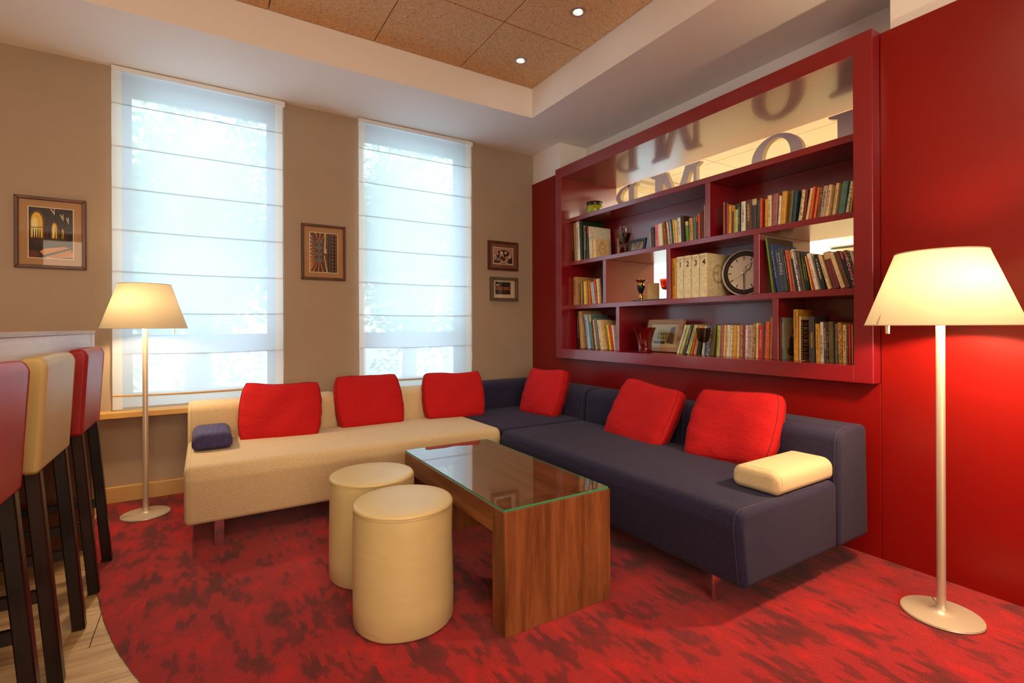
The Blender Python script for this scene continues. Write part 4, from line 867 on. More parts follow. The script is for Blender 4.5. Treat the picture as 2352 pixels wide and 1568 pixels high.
BOOKS={
'r2a':(1.741,0.045,[
(-0.5337,0.0155,0.3697,-0.03,0.2,'black','white',1,'slim black book with white spine lettering'),
(-0.5597,0.0419,0.3725,-0.0567,0.22,'tan','brown',0,'tall plain tan book'),
(-0.6066,0.0381,0.3754,-0.0552,0.24,'white','grey',1,'tall cream-white book with faint lettering'),
(-0.6478,0.0303,0.3605,-0.0449,0.27,'dgreen','olive',0,'tall black-green book with a big dark cover'),
(-0.6961,0.0179,0.3062,-0.0233,0.2,'olive','yellow',2,'dark olive book with yellow spots'),
(-0.717,0.0201,0.2863,-0.0252,0.2,'black','white',1,'black book with bold white spine lettering'),
(-0.7377,0.0235,0.2842,0.006,0.2,'dgrey','red',3,'dark grey book with red upper spine'),
(-0.7787,0.0075,0.2876,-0.0446,0.25,'white','brown',0,'very thin white-spined book with dark photo cover'),
(-0.7874,0.0259,0.1664,-0.0358,0.12,'cream','tan',0,'small cream paperback without lettering'),
(-0.8247,0.034,0.1639,-0.0115,0.155,'cream','tan',0,'small cream paperback with oval cover ornament'),
]),
'r2b':(1.741,0.045,[
(-1.4789,0.0039,0.1214,-0.0592,0.14,'cream','tan',0,'very thin low cream booklet'),
(-1.4884,0.0265,0.1528,-0.0656,0.16,'slate','grey',0,'slate grey hardback'),
(-1.5188,0.0266,0.1681,-0.0177,0.13,'pink','black',1,'pink paperback with black title'),
(-1.5509,0.0353,0.169,-0.0396,0.16,'white','grey',0,'off-white hardback with a wide plain spine'),
(-1.5904,0.0202,0.1653,-0.0399,0.14,'brown','tan',0,'brown book set back between its neighbours'),
(-1.6206,0.0077,0.1808,-0.0966,0.14,'orange','dbrown',2,'thin orange and brown patterned book'),
(-1.6291,0.0129,0.1764,-0.0709,0.14,'black','gold',2,'black book with speckled gold spine'),
(-1.6496,0.0091,0.169,-0.1119,0.14,'white','black',1,'thin white book with black lettering'),
(-1.6604,0.01,0.1704,-0.0796,0.14,'brown','cream',2,'thin brown mottled book'),
(-1.6747,0.0063,0.1687,-0.1012,0.14,'white','white',0,'very thin white book'),
(-1.6818,0.0098,0.1822,-0.093,0.16,'blue','white',0,'thin blue book'),
(-1.6955,0.0124,0.1765,-0.0888,0.14,'yellow','black',0,'bright yellow thin book'),
(-1.7146,0.0147,0.1699,-0.08,0.14,'cream','gold',1,'cream paperback with small golden title'),
(-1.732,0.0275,0.1802,-0.0422,0.16,'white','slate',1,'wide white book with grey title'),
(-1.7611,0.0253,0.1888,-0.0415,0.2,'dbrown','brown',0,'thick dark brown hardback with olive cover'),
(-1.8013,0.0247,0.142,-0.0663,0.14,'green','cream',3,'green book with a cream top band'),
(-1.8346,0.0273,0.1595,-0.0367,0.14,'tan','brown',1,'pinkish tan paperback'),
(-1.8702,0.0158,0.1598,-0.0472,0.14,'teal','slate',1,'teal paperback'),
(-1.8877,0.0142,0.16,-0.0266,0.14,'dgrey','orange',3,'dark grey book with orange upper spine'),
(-1.9065,0.011,0.1772,-0.0133,0.16,'orange','cream',0,'bright orange thin book'),
(-1.9199,0.0272,0.1884,-0.0234,0.16,'maroon','black',2,'dark red hardback with black spine bands'),
(-1.9496,0.0138,0.2272,0.0092,0.18,'tan','brown',0,'tall thin tan book against the divider'),
]),
'r2c':(1.741,0.045,[
(-2.0968,0.0106,0.2136,0.0044,0.14,'rorange','red',1,'thin orange-red book'),
(-2.109,0.0171,0.2101,-0.0001,0.14,'dgreen','olive',0,'dark olive book'),
(-2.1286,0.0072,0.197,0.0044,0.14,'rorange','gold',0,'very thin rust-coloured book'),
(-2.1368,0.0194,0.1824,0.0113,0.13,'gold','olive',1,'mustard yellow paperback'),
(-2.1584,0.0118,0.1776,0.0183,0.13,'brown','gold',3,'brown book with a gold top'),
(-2.1726,0.0095,0.1771,0.0113,0.13,'gold','brown',0,'thin golden tan paperback'),
(-2.183,0.0192,0.1828,0.0244,0.14,'pgreen','dgreen',3,'pale green book with a dark green label'),
(-2.2071,0.0109,0.1827,0.001,0.14,'dgrey','white',1,'grey book with whitish lettering'),
(-2.2261,0.0279,0.1879,0.0106,0.14,'white','dgrey',1,'wide white book with two lines of black lettering'),
(-2.2578,0.0382,0.1911,-0.0065,0.15,'brown','cream',1,'thick brown leather book with a cream title'),
(-2.298,0.0283,0.1887,0.0088,0.15,'dgrey','cream',3,'dark grey book with a cream slanted top'),
(-2.3297,0.0123,0.174,0.035,0.14,'dteal','grey',1,'dark teal book with grey lettering'),
(-2.3469,0.0151,0.1833,0.0103,0.15,'rorange','tan',0,'orange-brown book'),
(-2.3655,0.0135,0.1684,0.0173,0.14,'dbrown','brown',0,'dark red-brown book set back in the row'),
(-2.3829,0.0139,0.1691,0.0171,0.14,'gold','olive',0,'olive gold paperback'),
(-2.3996,0.0227,0.1875,0.0041,0.15,'cream','teal',1,'pale cream book with grey-green title'),
(-2.4244,0.0308,0.1885,0.0523,0.15,'mauve','brown',0,'wide mauve hardback'),
(-2.4631,0.0117,0.1704,0.0593,0.14,'white','tan',1,'cream-white thin leaning book'),
(-2.4759,0.0265,0.1919,0.0702,0.15,'gold','brown',0,'wide golden tan leaning book'),
(-2.5219,0.0178,0.1862,0.0948,0.15,'olive','gold',0,'olive brown leaning book'),
(-2.5421,0.0179,0.1817,0.0904,0.15,'dteal','slate',0,'dark blue-green leaning book'),
(-2.5775,0.0201,0.1769,0.1391,0.15,'cream','black',2,'cream leaning book with fruit on black at its foot'),
(-2.6057,0.0117,0.1722,0.0973,0.15,'maroon','red',0,'maroon leaning book'),
(-2.6218,0.0128,0.175,0.1614,0.15,'cream','pgreen',1,'cream leaning book with pale green lettering'),
(-2.6408,0.0105,0.1794,0.1308,0.16,'orange','red',0,'orange-red thin leaning book'),
(-2.6619,0.0121,0.1706,0.1424,0.15,'orange','cream',0,'bright orange leaning book'),
(-2.6792,0.0164,0.1666,0.1154,0.15,'brown','gold',2,'brown mottled leaning book'),
(-2.6987,0.0231,0.1679,0.1253,0.15,'pinkgrey','black',1,'pinkish grey leaning book with thin title'),
(-2.724,0.0177,0.1691,0.133,0.15,'cream','black',1,'cream leaning book with a black band low on its spine'),
(-2.7586,0.0164,0.17,0.136,0.16,'cream','brown',1,'tan leaning book with small brown title'),
(-2.7907,0.028,0.1692,0.1389,0.16,'teal','pblue',0,'wide grey-teal leaning book'),
(-2.8258,0.0138,0.1634,0.1521,0.15,'white','olive',2,'white leaning book with green stripes'),
(-2.8471,0.0074,0.1524,0.1086,0.15,'gold','cream',0,'thin gold leaning book beside the frame'),
]),
'r3a':(1.345,0.045,[
(-0.5414,0.0484,0.256,0.0062,0.27,'tan','brown',1,'largest tan hardback with lined spine'),
(-0.6563,0.0158,0.1944,-0.0346,0.14,'tan','cream',0,'thin low tan booklet'),
(-0.6757,0.0126,0.2081,-0.0113,0.14,'brown','dbrown',2,'thin brown patterned book'),
(-0.6949,0.0304,0.2041,-0.041,0.14,'yellow','gold',0,'yellow paperback'),
(-0.7289,0.0136,0.2044,-0.0375,0.14,'tan','pink',0,'thin pinkish tan book'),
(-0.7664,0.0145,0.2065,-0.0677,0.14,'orange','red',0,'orange-red thin book'),
(-0.8109,0.013,0.1921,-0.169,0.13,'pgreen','white',2,'thin green and white book'),
(-0.8252,0.0213,0.1927,-0.1463,0.13,'pblue','black',0,'pale blue thin book'),
(-0.8507,0.0178,0.2169,-0.1279,0.14,'rorange','dbrown',0,'rust-brown leaning book'),
(-0.8788,0.0237,0.2137,-0.1098,0.14,'white','grey',1,'speckled white leaning book'),
(-0.9037,0.0178,0.2121,-0.0595,0.14,'gold','black',2,'gold book with black marks down its spine'),
(-0.9301,0.0146,0.2113,-0.0971,0.15,'black','grey',0,'black book against the divider'),
]),
'r3c':(1.345,0.045,[
(-1.6767,0.0376,0.2922,0.0049,0.24,'gold','brown',1,'yellow-tan slim volume with a small brown title'),
(-1.7193,0.0565,0.2965,0.0049,0.26,'cream','brown',9,'beige cloth volume numbered 1'),
(-1.78,0.0586,0.2975,0.0048,0.26,'cream','brown',9,'beige cloth volume numbered 2'),
(-1.8437,0.0618,0.2967,0.0047,0.26,'cream','brown',9,'beige cloth volume numbered 3'),
(-1.9111,0.0597,0.2973,0.0046,0.26,'cream','brown',9,'beige cloth volume numbered 4 with an embossed emblem'),
]),
'r3d':(1.345,0.045,[
(-2.4282,0.0105,0.3355,-0.1287,0.26,'green','dgreen',0,'tall slim green leaning book'),
(-2.4394,0.0093,0.3337,-0.1286,0.26,'dbrown','brown',0,'tall dark brown leaning book'),
(-2.4566,0.0152,0.2909,-0.1533,0.26,'navy','pblue',1,'bright blue leaning book with pale lower spine'),
(-2.4725,0.049,0.2539,-0.1344,0.2,'slate','white',9,'thick blue dictionary lettered in outlined capitals'),
(-2.5249,0.0077,0.25,-0.1438,0.16,'dgrey','white',1,'thin dark book with white title'),
(-2.539,0.0099,0.244,-0.1377,0.15,'orange','red',2,'orange patterned leaning book'),
(-2.553,0.01,0.2415,-0.1508,0.15,'mauve','orange',0,'reddish brown leaning book'),
(-2.5669,0.009,0.2411,-0.1497,0.15,'dgreen','yellow',3,'dark green leaning book with yellow top'),
(-2.5833,0.0091,0.246,-0.1771,0.15,'white','black',2,'white leaning book with black blocks'),
(-2.5957,0.0142,0.2373,-0.1877,0.15,'purple','white',9,'purple-grey leaning book with white capitals'),
(-2.6126,0.007,0.2221,-0.1741,0.15,'olive','gold',0,'thin olive leaning book'),
(-2.6203,0.0132,0.2211,-0.135,0.15,'dgreen','pgreen',1,'dark green-grey leaning book'),
(-2.6395,0.0062,0.2026,-0.1609,0.14,'black','white',1,'black leaning book with white foot lettering'),
(-2.6529,0.0058,0.1985,-0.1935,0.14,'yellow','red',1,'thin yellow leaning book with red marks'),
(-2.6622,0.0067,0.1986,-0.2077,0.14,'red','white',0,'bright red thin leaning book'),
(-2.6729,0.0184,0.2111,-0.2236,0.15,'white','red',1,'cream leaning book with wide pale spine'),
(-2.7081,0.0201,0.2,-0.2206,0.15,'black','white',1,'black leaning book with white title'),
(-2.7388,0.0164,0.198,-0.2674,0.15,'cream','olive',1,'tan leaning book with olive lettering'),
(-2.7646,0.0302,0.2087,-0.2657,0.15,'maroon','cream',3,'thick dark red leaning book with cream top'),
(-2.8032,0.0206,0.2062,-0.2968,0.15,'cream','cream',0,'plain cream leaning book'),
(-2.8279,0.0225,0.2065,-0.2959,0.15,'brown','brown',0,'brown suede leaning book'),
(-2.8535,0.0091,0.201,-0.289,0.15,'dblue','pink',3,'dark blue leaning book with pink top'),
(-2.8652,0.0177,0.2047,-0.2641,0.15,'maroon','white',2,'multicoloured leaning book'),
(-2.8845,0.0078,0.2008,-0.2497,0.15,'dgreen','white',2,'dark green leaning book behind the frame'),
(-2.8946,0.0126,0.1972,-0.2527,0.15,'white','yellow',2,'white and yellow leaning book behind the frame'),
]),
'r4a':(0.949,0.06,[
(-0.5926,0.0142,0.3356,-0.0533,0.2,'black','white',1,'black book with small white lettering'),
(-0.6204,0.0425,0.3379,-0.0918,0.25,'tan','cream',0,'tall tan book with grey cover'),
(-0.7242,0.0365,0.3064,-0.1563,0.2,'pblue','dblue',1,'pale blue-white book with dark lettering'),
(-0.7797,0.0222,0.3024,-0.155,0.22,'teal','cream',3,'teal book with cream top'),
(-0.8085,0.0152,0.2634,-0.1212,0.18,'black','orange',2,'black and orange patterned book'),
(-0.8313,0.014,0.2621,-0.1473,0.18,'cream','yellow',0,'thin cream-yellow book'),
(-0.8494,0.0282,0.2715,-0.1559,0.18,'grey','slate',0,'grey-blue book'),
(-0.8885,0.0207,0.2573,-0.1757,0.18,'white','teal',2,'white book with teal blocks'),
(-0.9127,0.0173,0.2534,-0.1476,0.22,'cream','brown',0,'thin cream-spined book with large olive brown cover'),
(-1.0091,0.0196,0.2133,-0.2032,0.14,'yellow','dgreen',1,'yellow-green thin book'),
(-1.0359,0.0249,0.2095,-0.2047,0.14,'red','maroon',0,'bright red thin book'),
(-1.0655,0.0167,0.2094,-0.169,0.14,'white','yellow',0,'white and yellow thin book against the divider'),
]),
'r4b':(0.949,0.06,[
(-1.704,0.0132,0.2163,0.3403,0.15,'white','brown',1,'thin white steeply leaning book'),
(-1.7265,0.0201,0.217,0.3702,0.15,'pgreen','white',1,'light green steeply leaning book'),
(-1.7624,0.0176,0.2196,0.3098,0.15,'purple','white',1,'purple-grey leaning book'),
(-1.7842,0.0267,0.2129,0.338,0.15,'pgreen','olive',1,'leaf green leaning book'),
(-1.824,0.0109,0.2081,0.2978,0.15,'orange','gold',0,'thin orange leaning book'),
(-1.8466,0.0199,0.2058,0.2586,0.15,'tan','black',1,'tan leaning book'),
(-1.8805,0.0213,0.2028,0.1979,0.15,'black','gold',3,'black book with golden top behind the goblet'),
(-1.9142,0.0139,0.2007,0.1424,0.15,'white','cream',0,'white thin book behind the goblet'),
(-1.9494,0.0245,0.201,0.1313,0.15,'blue','white',2,'blue and white book just right of the goblet'),
(-1.9772,0.0305,0.2031,0.1248,0.16,'olive','brown',0,'wide olive leaning book'),
(-2.0287,0.0241,0.2018,0.0603,0.14,'pgreen','teal',1,'pale sage paperback'),
(-2.0586,0.0224,0.2061,0.0345,0.14,'mauve','orange',1,'pinkish brown book with orange lettering'),
(-2.0849,0.0107,0.206,0.0404,0.14,'cream','white',0,'thin plain cream book'),
(-2.0971,0.0096,0.2042,0.0357,0.14,'gold','tan',0,'thin gold book'),
(-2.108,0.0184,0.2048,0.0525,0.14,'white','brown',1,'cream book with long brown title'),
(-2.1277,0.0154,0.2042,0.0506,0.14,'white','dblue',2,'white book with dark lower spine'),
(-2.1477,0.0248,0.2046,0.0454,0.14,'gold','yellow',0,'plain yellow-tan paperback'),
(-2.1799,0.0153,0.201,0.0333,0.14,'cream','orange',1,'cream book with orange title'),
(-2.203,0.0157,0.2042,0.0221,0.14,'tan','dbrown',2,'tan book with brown picture spine'),
(-2.2217,0.0137,0.2041,0.0204,0.14,'magenta','purple',0,'magenta thin book'),
(-2.2399,0.0168,0.204,0.0202,0.14,'white','teal',2,'white book with teal stripes'),
(-2.258,0.0292,0.2051,0.0271,0.14,'pinkgrey','mauve',1,'wide mauve-grey book'),
(-2.288,0.0144,0.2163,0.0349,0.15,'tan','dgreen',2,'tan book with dark green picture'),
(-2.3113,0.0131,0.2161,0.0134,0.15,'cream','brown',1,'pale tan book with dotted title'),
(-2.3286,0.0236,0.2018,0.0307,0.14,'red','cream',1,'bright red book with a cream title panel'),
(-2.3542,0.0131,0.2157,0.0248,0.15,'purple','mauve',0,'dark purple book'),
(-2.3691,0.0274,0.2249,0.036,0.15,'orange','gold',0,'orange-tan worn book'),
(-2.4009,0.0122,0.2515,0.031,0.16,'tan','pink',1,'tall thin pinkish tan book against the divider'),
]),
'r4c':(0.949,0.06,[
(-2.4557,0.0102,0.2812,0.004,0.18,'white','black',0,'white-edged open-backed book against the divider'),
(-2.467,0.0031,0.2874,0.004,0.2,'black','gold',0,'thin black book'),
(-2.4709,0.0189,0.2479,0.004,0.2,'teal','white',1,'pale green glossy book with a photographic cover'),
(-2.5442,0.0253,0.2927,-0.0046,0.16,'gold','dbrown',9,'tall golden book with a long brown title'),
(-2.5771,0.01,0.2526,0.0039,0.17,'cream','white',0,'cream-spined book with a film-strip cover'),
(-2.6288,0.029,0.2509,-0.0057,0.17,'dgrey','yellow',9,'charcoal book with red and yellow title'),
(-2.6684,0.0223,0.2099,-0.0139,0.14,'gold','brown',1,'mustard gold paperback'),
(-2.6919,0.0167,0.2196,-0.0067,0.14,'white','black',9,'cream book with bold black capitals'),
(-2.7105,0.0126,0.2194,-0.0128,0.14,'purple','white',1,'deep purple book with white title'),
(-2.7238,0.008,0.2181,-0.0107,0.14,'dbrown','tan',2,'dark brown book beside the purple one'),
(-2.7345,0.0247,0.2204,-0.0176,0.14,'olive','tan',0,'wide plain olive-tan book'),
(-2.7661,0.0127,0.2083,-0.0068,0.14,'grey','black',1,'grey book with black title'),
(-2.7834,0.0199,0.2153,-0.0265,0.14,'gold','brown',2,'torn tan book with frayed spine'),
(-2.8055,0.0174,0.2034,-0.0069,0.14,'cream','dgrey',1,'pale book with grey lettering'),
(-2.8239,0.0096,0.2056,-0.0067,0.14,'brown','gold',2,'brown patterned book'),
(-2.8356,0.0096,0.2055,-0.0127,0.14,'red','pink',1,'coral red thin book'),
(-2.8483,0.0064,0.2032,-0.0138,0.14,'tan','olive',0,'thin grey-tan book beside the frame'),
]),
}
INK={'black': (22, 20, 20), 'white': (225, 215, 195), 'cream': (215, 190, 140), 'tan': (180, 140, 90), 'brown': (90, 58, 35), 'dbrown': (52, 38, 32), 'olive': (95, 85, 45), 'dgreen': (30, 45, 30), 'green': (90, 130, 40), 'pgreen': (165, 185, 110), 'teal': (85, 125, 115), 'dteal': (30, 60, 70), 'slate': (52, 62, 72), 'blue': (45, 80, 140), 'dblue': (30, 36, 62), 'pblue': (150, 180, 205), 'grey': (110, 105, 100), 'dgrey': (62, 58, 56), 'red': (190, 40, 30), 'maroon': (105, 30, 36), 'orange': (205, 95, 45), 'rorange': (190, 70, 35), 'yellow': (215, 185, 30), 'gold': (200, 150, 55), 'pink': (215, 110, 130), 'mauve': (150, 95, 95), 'purple': (75, 58, 80), 'magenta': (135, 40, 80), 'pinkgrey': (175, 150, 140), 'navy': (35, 60, 120)}
# ================================================================== BOOKCASE
t = thing('bookcase', 'large dark red lacquered bookcase set through the red wall', 'bookcase', (0.25, -1.7265, .865))
BC = t
FX, XB, XS = -0.0785, 0.60, 0.025
def board(nm, x0, x1, y0, y1, z0, z1):
    bm = bm_new(); add_box(bm, x0-.25, x1-.25, y0+1.7265, y1+1.7265, z0-.865, z1-.865, .0015, 1); return obj(nm, bm, M_RED, BC)
YA, YB = -0.5345, -2.920
board('frame_stile', FX, XB, YA, -0.4475, .865, 2.590); board('frame_stile', FX, XB, -3.005, YB, .865, 2.590)
board('frame_rail', FX, XB, YB, YA, 2.497, 2.590); board('frame_rail', FX, XB, YB, YA, .865, .949)
for z0, z1 in ((2.104, 2.142), (1.707, 1.741), (1.308, 1.345)): board('shelf', XS, XB, YB, YA, z0, z1)
DV = [(-1.980, -2.017, 1.741, 2.104), (-.970, -1.0095, 1.345, 1.707), (-1.647, -1.683, 1.345, 1.707), (-2.323, -2.361, 1.345, 1.707), (-1.1255, -1.163, .949, 1.308), (-2.440, -2.476, .949, 1.308)]
for a, b, z0, z1 in DV: board('divider', XS, XB, b, a, z0, z1)
for a, b, z0, z1 in ((YA, -1.980, 1.741, 2.104), (-2.017, YB, 1.741, 2.104), (YA, -.970, 1.345, 1.707), (-1.683, -2.323, 1.345, 1.707), (YA, -1.1255, .949, 1.308), (-1.163, -2.440, .949, 1.308), (-2.476, YB, .949, 1.308)):
    board('back_panel', .322, .338, b, a, z0, z1)
# ------------------------------------------------------------------ big free-standing letters in the top row (they face the far room)
def letter(label, y, w, shapes):
    t = thing('letter', label, 'letter', (.45, y, 2.1425), group='white standing letters in the top row')
    bm = bm_new(); f = lambda u, v, d: (d, -u, v)
    for k, s in enumerate(shapes):
        if s[0] == 'P': add_prism(bm, s[1], f, .0006*k, .042-.0006*k, 1, 0)
        else: add_ring(bm, s[1], s[2], f, 0, .042, 1, 0)
    obj('letter_body', bm, [M_LETTER, M_LETTERS], t)
H = .292
def ell(cx, cz, a, b, n=40): return [(cx+a*math.cos(2*PI*k/n), cz+b*math.sin(2*PI*k/n)) for k in range(n)]
st = [(.0, 0), (.16, 0), (.16, .012), (.115, .03), (.115, H-.03), (.15, H-.012), (.15, H), (.04, H), (.04, H-.02), (.05, H-.03), (.05, .03), (.0, .012)]
bowl_o = [(.06, H), (.0, H-.004), (-.06, H-.02), (-.105, H-.06), (-.115, H-.10), (-.09, .15), (-.04, .125), (.06, .12)]
bowl_i = [(.06, H-.018), (.02, H-.022), (-.02, H-.035), (-.05, H-.065), (-.058, H-.10), (-.045, .17), (-.01, .145), (.06, .14)]
letter('white standing letter at the left end, a mirrored bowl and stem', -.80, .27, [('P', st), ('R', bowl_o, bowl_i)])
mm_ = [('P', [(.0, 0), (.13, 0), (.13, .012), (.10, .03), (.10, H-.05), (.10, H), (-.03, H), (-.03, H-.012), (.015, H-.035), (.015, .03), (.0, .012)][::1]),
       ('P', [(.075, H), (.135, H), (.235, .06), (.235, 0), (.215, 0)]), ('P', [(.235, 0), (.235, .06), (.33, H), (.40, H), (.275, 0)]),
       ('P', [(.37, H), (.47, H), (.47, H-.012), (.435, H-.03), (.435, .03), (.47, .012), (.47, 0), (.36, 0), (.36, .012), (.405, .03), (.405, H-.08)])]
letter('white standing letter M in the top row above the middle books', -1.145, .47, mm_)
letter('white standing letter O in the top row, round', -2.042, .35, [('R', ell(.176, H/2+.003, .176, H/2+.003), ell(.176, H/2+.003, .098, H/2-.020))])
ii = [(.0, 0), (.20, 0), (.20, .012), (.15, .03), (.15, H-.03), (.20, H-.012), (.20, H), (.0, H), (.0, H-.012), (.05, H-.03), (.05, .03), (.0, .012)]
letter('white standing letter at the right end of the top row, half hidden by the frame', -2.552, .2, [('P', ii)])
# ------------------------------------------------------------------ books
SPINE = bm_new
BAY = {'r2a': ('upper left compartment', 'left of the wine glass'), 'r2b': ('upper left compartment', 'right of the small frame'), 'r2c': ('upper right compartment', ''), 'r3a': ('second-lowest row left compartment', ''), 'r3c': ('clock compartment', ''), 'r3d': ('second-lowest row right compartment', ''), 'r4a': ('bottom left compartment', ''), 'r4b': ('bottom middle compartment', ''), 'r4c': ('bottom right compartment', '')}
ORD = ['first', 'second', 'third', 'fourth', 'fifth', 'sixth', 'seventh', 'eighth', 'ninth', 'tenth', 'eleventh', 'twelfth', '13th', '14th', '15th', '16th', '17th', '18th', '19th', '20th', '21st', '22nd', '23rd', '24th', '25th', '26th', '27th', '28th', '29th', '30th', '31st', '32nd', '33rd', '34th']
SHORT = {'r2a': 'left books of upper left compartment', 'r2b': 'right books of upper left compartment', 'r2c': 'upper right compartment', 'r3a': 'left compartment above bottom row', 'r3c': 'clock compartment', 'r3d': 'right compartment above bottom row', 'r4a': 'bottom left compartment', 'r4b': 'bottom middle compartment', 'r4c': 'bottom right compartment'}
BOOKOBJ = {}
def book(x, y0, tk, h, lean, dep, col, ink, style, zb, label, group):
    bay_light = 'cloth volume' in label
    # local frame: x into the shelf, y to the left (+Y), spine at x = 0 spanning y in [-tk, 0]
    if lean >= 0: py = y0-tk/math.cos(lean); off = tk
    else: py = y0; off = 0.0
    t = thing('book', label, 'book', (x, py, zb+.0006), (lean, 0, 0), group)
    h = min(h, {1.741: .358, 1.345: .357, .949: .354}[zb]-tk*abs(math.sin(lean)))
    c = min(.0022, tk*.2); r = min(.004, tk*.22); bm = bm_new(); n = 4
    Y0, Y1 = -tk+off, off      # right and left faces
    outer = [(dep, Y1), (r, Y1)]+[(r-r*math.cos((k/n-.5)*PI)*1.0, (Y0+Y1)/2-(Y1-Y0)/2*math.sin((k/n-.5)*PI)) for k in range(n+1)][1:-1]+[(r, Y0), (dep, Y0)]
    inner = [(dep, Y1-c), (r+.002, Y1-c), (r+.002, Y0+c), (dep, Y0+c)]
    f = lambda u, v, d: (u, v, d)
    poly = outer+inner[::-1]
    add_prism(bm, poly, f, 0, h)
    o = obj('cover', bm, M_BOOK, t); o.color = lin(*[min(240, v*1.1+4) for v in ((224, 204, 162) if bay_light else INK[col])]); ic = lin(*INK[ink]); o['ink'] = [ic[0], ic[1], ic[2]]; o['style'] = float(style)
    if tk > .0045:
        bm = bm_new(); add_box(bm, r+.0025, dep-.004, Y0+c*1.02, Y1-c*1.02, .002, h-.003); obj('page_block', bm, M_PAGES, t)
    return t, Y0, Y1
for bay, (zb, xs, rows) in BOOKS.items():
    rr = random.Random(bay)
    for i, (y0, tk, h, lean, dep, col, ink, style, desc) in enumerate(rows):
        x = xs+rr.uniform(-.002, .006)
        if 'set back' in desc: x += .03
        lab = '%s, %s from left in %s' % (desc, ORD[i], SHORT[bay])
        ws = lab.split()
        if len(ws) > 16: lab = '%s, %s in %s' % (desc, ORD[i], SHORT[bay])
        BOOKOBJ[(bay, i)] = book(x, y0, tk, h, lean, dep, col, ink, style, zb, lab, 'books in the '+SHORT[bay]) + (tk, h, dep)
def spine_text(key, s, size, col, mode, z, yoff=0.0, width=None, bold=0.0):
    t, Y0, Y1, tk, h, dep = BOOKOBJ[key]; yc = (Y0+Y1)/2+yoff; X = -.0012
    bm = bm_new()
    if mode == 'H': f = lambda u, v: (X, yc-u, z+v)
    elif mode == 'U': f = lambda u, v: (X, yc-size*.36+v if False else yc+size*.36-v if False else yc-size*.36+v, z+u)
    elif mode == 'D': f = lambda u, v: (X, yc+size*.36-v, z-u)
    if mode == 'U': f = lambda u, v: (X, yc-size*.36+v, z+u)
    al = 'C' if mode == 'H' else 'L'
    add_text(bm, s, size, f, bold, al, width)
    obj('spine_title', bm, plain('ink', lin(*col), .6), t, fixn=False)
for k in (1, 2, 3, 4):
    c = (70, 40, 20)
    spine_text(('r3c', k), str(k), .052, c, 'H', .222, -.008, bold=.02)
    spine_text(('r3c', k), 'ENCYKLOPEDIA', .0075, (110, 60, 36) if k != 3 else (150, 60, 50), 'H', .279, .002)
    spine_text(('r3c', k), 'POWSZECHNA', .0075, (110, 60, 36) if k != 3 else (150, 60, 50), 'H', .270, .002)
    spine_text(('r3c', k), 'PWN', .0065, c, 'H', .2615, .017)
spine_text(('r3c', 0), 'A-Z', .013, (90, 60, 30), 'H', .02)
spine_text(('r3d', 3), 'SŁOWNIK', .013, (215, 215, 210), 'D', .232, -.004)
spine_text(('r3d', 3), 'JĘZYKA POLSKIEGO', .006, (200, 200, 200), 'D', .232, .009)
spine_text(('r3d', 3), 'PWN', .030, (190, 200, 210), 'D', .168, -.004)
spine_text(('r3d', 9), 'ZBIGNIEW HERBERT', .0088, (228, 222, 226), 'D', .232, bold=.02, width=None)
spine_text(('r3d', 9), 'LUDZIE PEOPLE', .0088, (190, 180, 190), 'D', .128)
spine_text(('r4c', 3), 'O Karolu Szymanowskim', .0165, (84, 46, 14), 'U', .115)
spine_text(('r4c', 7), 'BIOSFERA I JEJ ZASOBY', .0105, (40, 32, 24), 'U', .045, bold=.02)
spine_text(('r4c', 5), 'OHNE SOMMER', .0125, (214, 190, 50), 'U', .075, -.003, bold=.015)
spine_text(('r4c', 5), 'DAS JAHR', .010, (178, 70, 50), 'U', .095, .009)
spine_text(('r4c', 5), 'Das Jahr ohne Sommer', .0055, (200, 196, 190), 'U', .165, .004) if False else None
# cover ornaments: right-hand covers face -Y
def cover_art(key, build, mats):
    t, Y0, Y1, tk, h, dep = BOOKOBJ[key]; bm = bm_new(); build(bm, lambda u, v, d=0: (u, Y0-.0006-d, v), dep, h); obj('cover_print', bm, mats, t, fixn=False)
def emblem(bm, f, dep, h):
    cx, cz = .125, .16
    for r in (.062, .052):
        o = ell(cx, cz, r, r*1.05, 30); i = ell(cx, cz, r-.0035, r*1.05-.0035, 30)
        for k in range(30): j = (k+1) % 30; add_quad(bm, [f(*o[k]), f(*o[j]), f(*i[j]), f(*i[k])])
    for a, b, c, d in ((cx-.002, cx+.002, .055, .226), (cx-.05, cx, .158, .162), (cx-.05, cx, .170, .174)): add_quad(bm, [f(a, c), f(b, c), f(b, d), f(a, d)])
cover_art(('r3c', 4), emblem, plain('embossed_brown', lin(120, 82, 44), .7))
def oval(bm, f, dep, h):
    for r, q in ((.048, 0), (.036, 0)):
        o = ell(dep*.52, h*.5, r, r*1.05, 28); i = ell(dep*.52, h*.5, r-.003, r*1.05-.003, 28)
        for k in range(28): j = (k+1) % 28; add_quad(bm, [f(*o[k]), f(*o[j]), f(*i[j]), f(*i[k])])
    for z in (.86, .80, .53, .46): add_quad(bm, [f(dep*.36, h*z), f(dep*.68, h*z), f(dep*.68, h*z+.003), f(dep*.36, h*z+.003)])
cover_art(('r2a', 9), oval, plain('ornament_ochre', lin(150, 116, 66), .7))
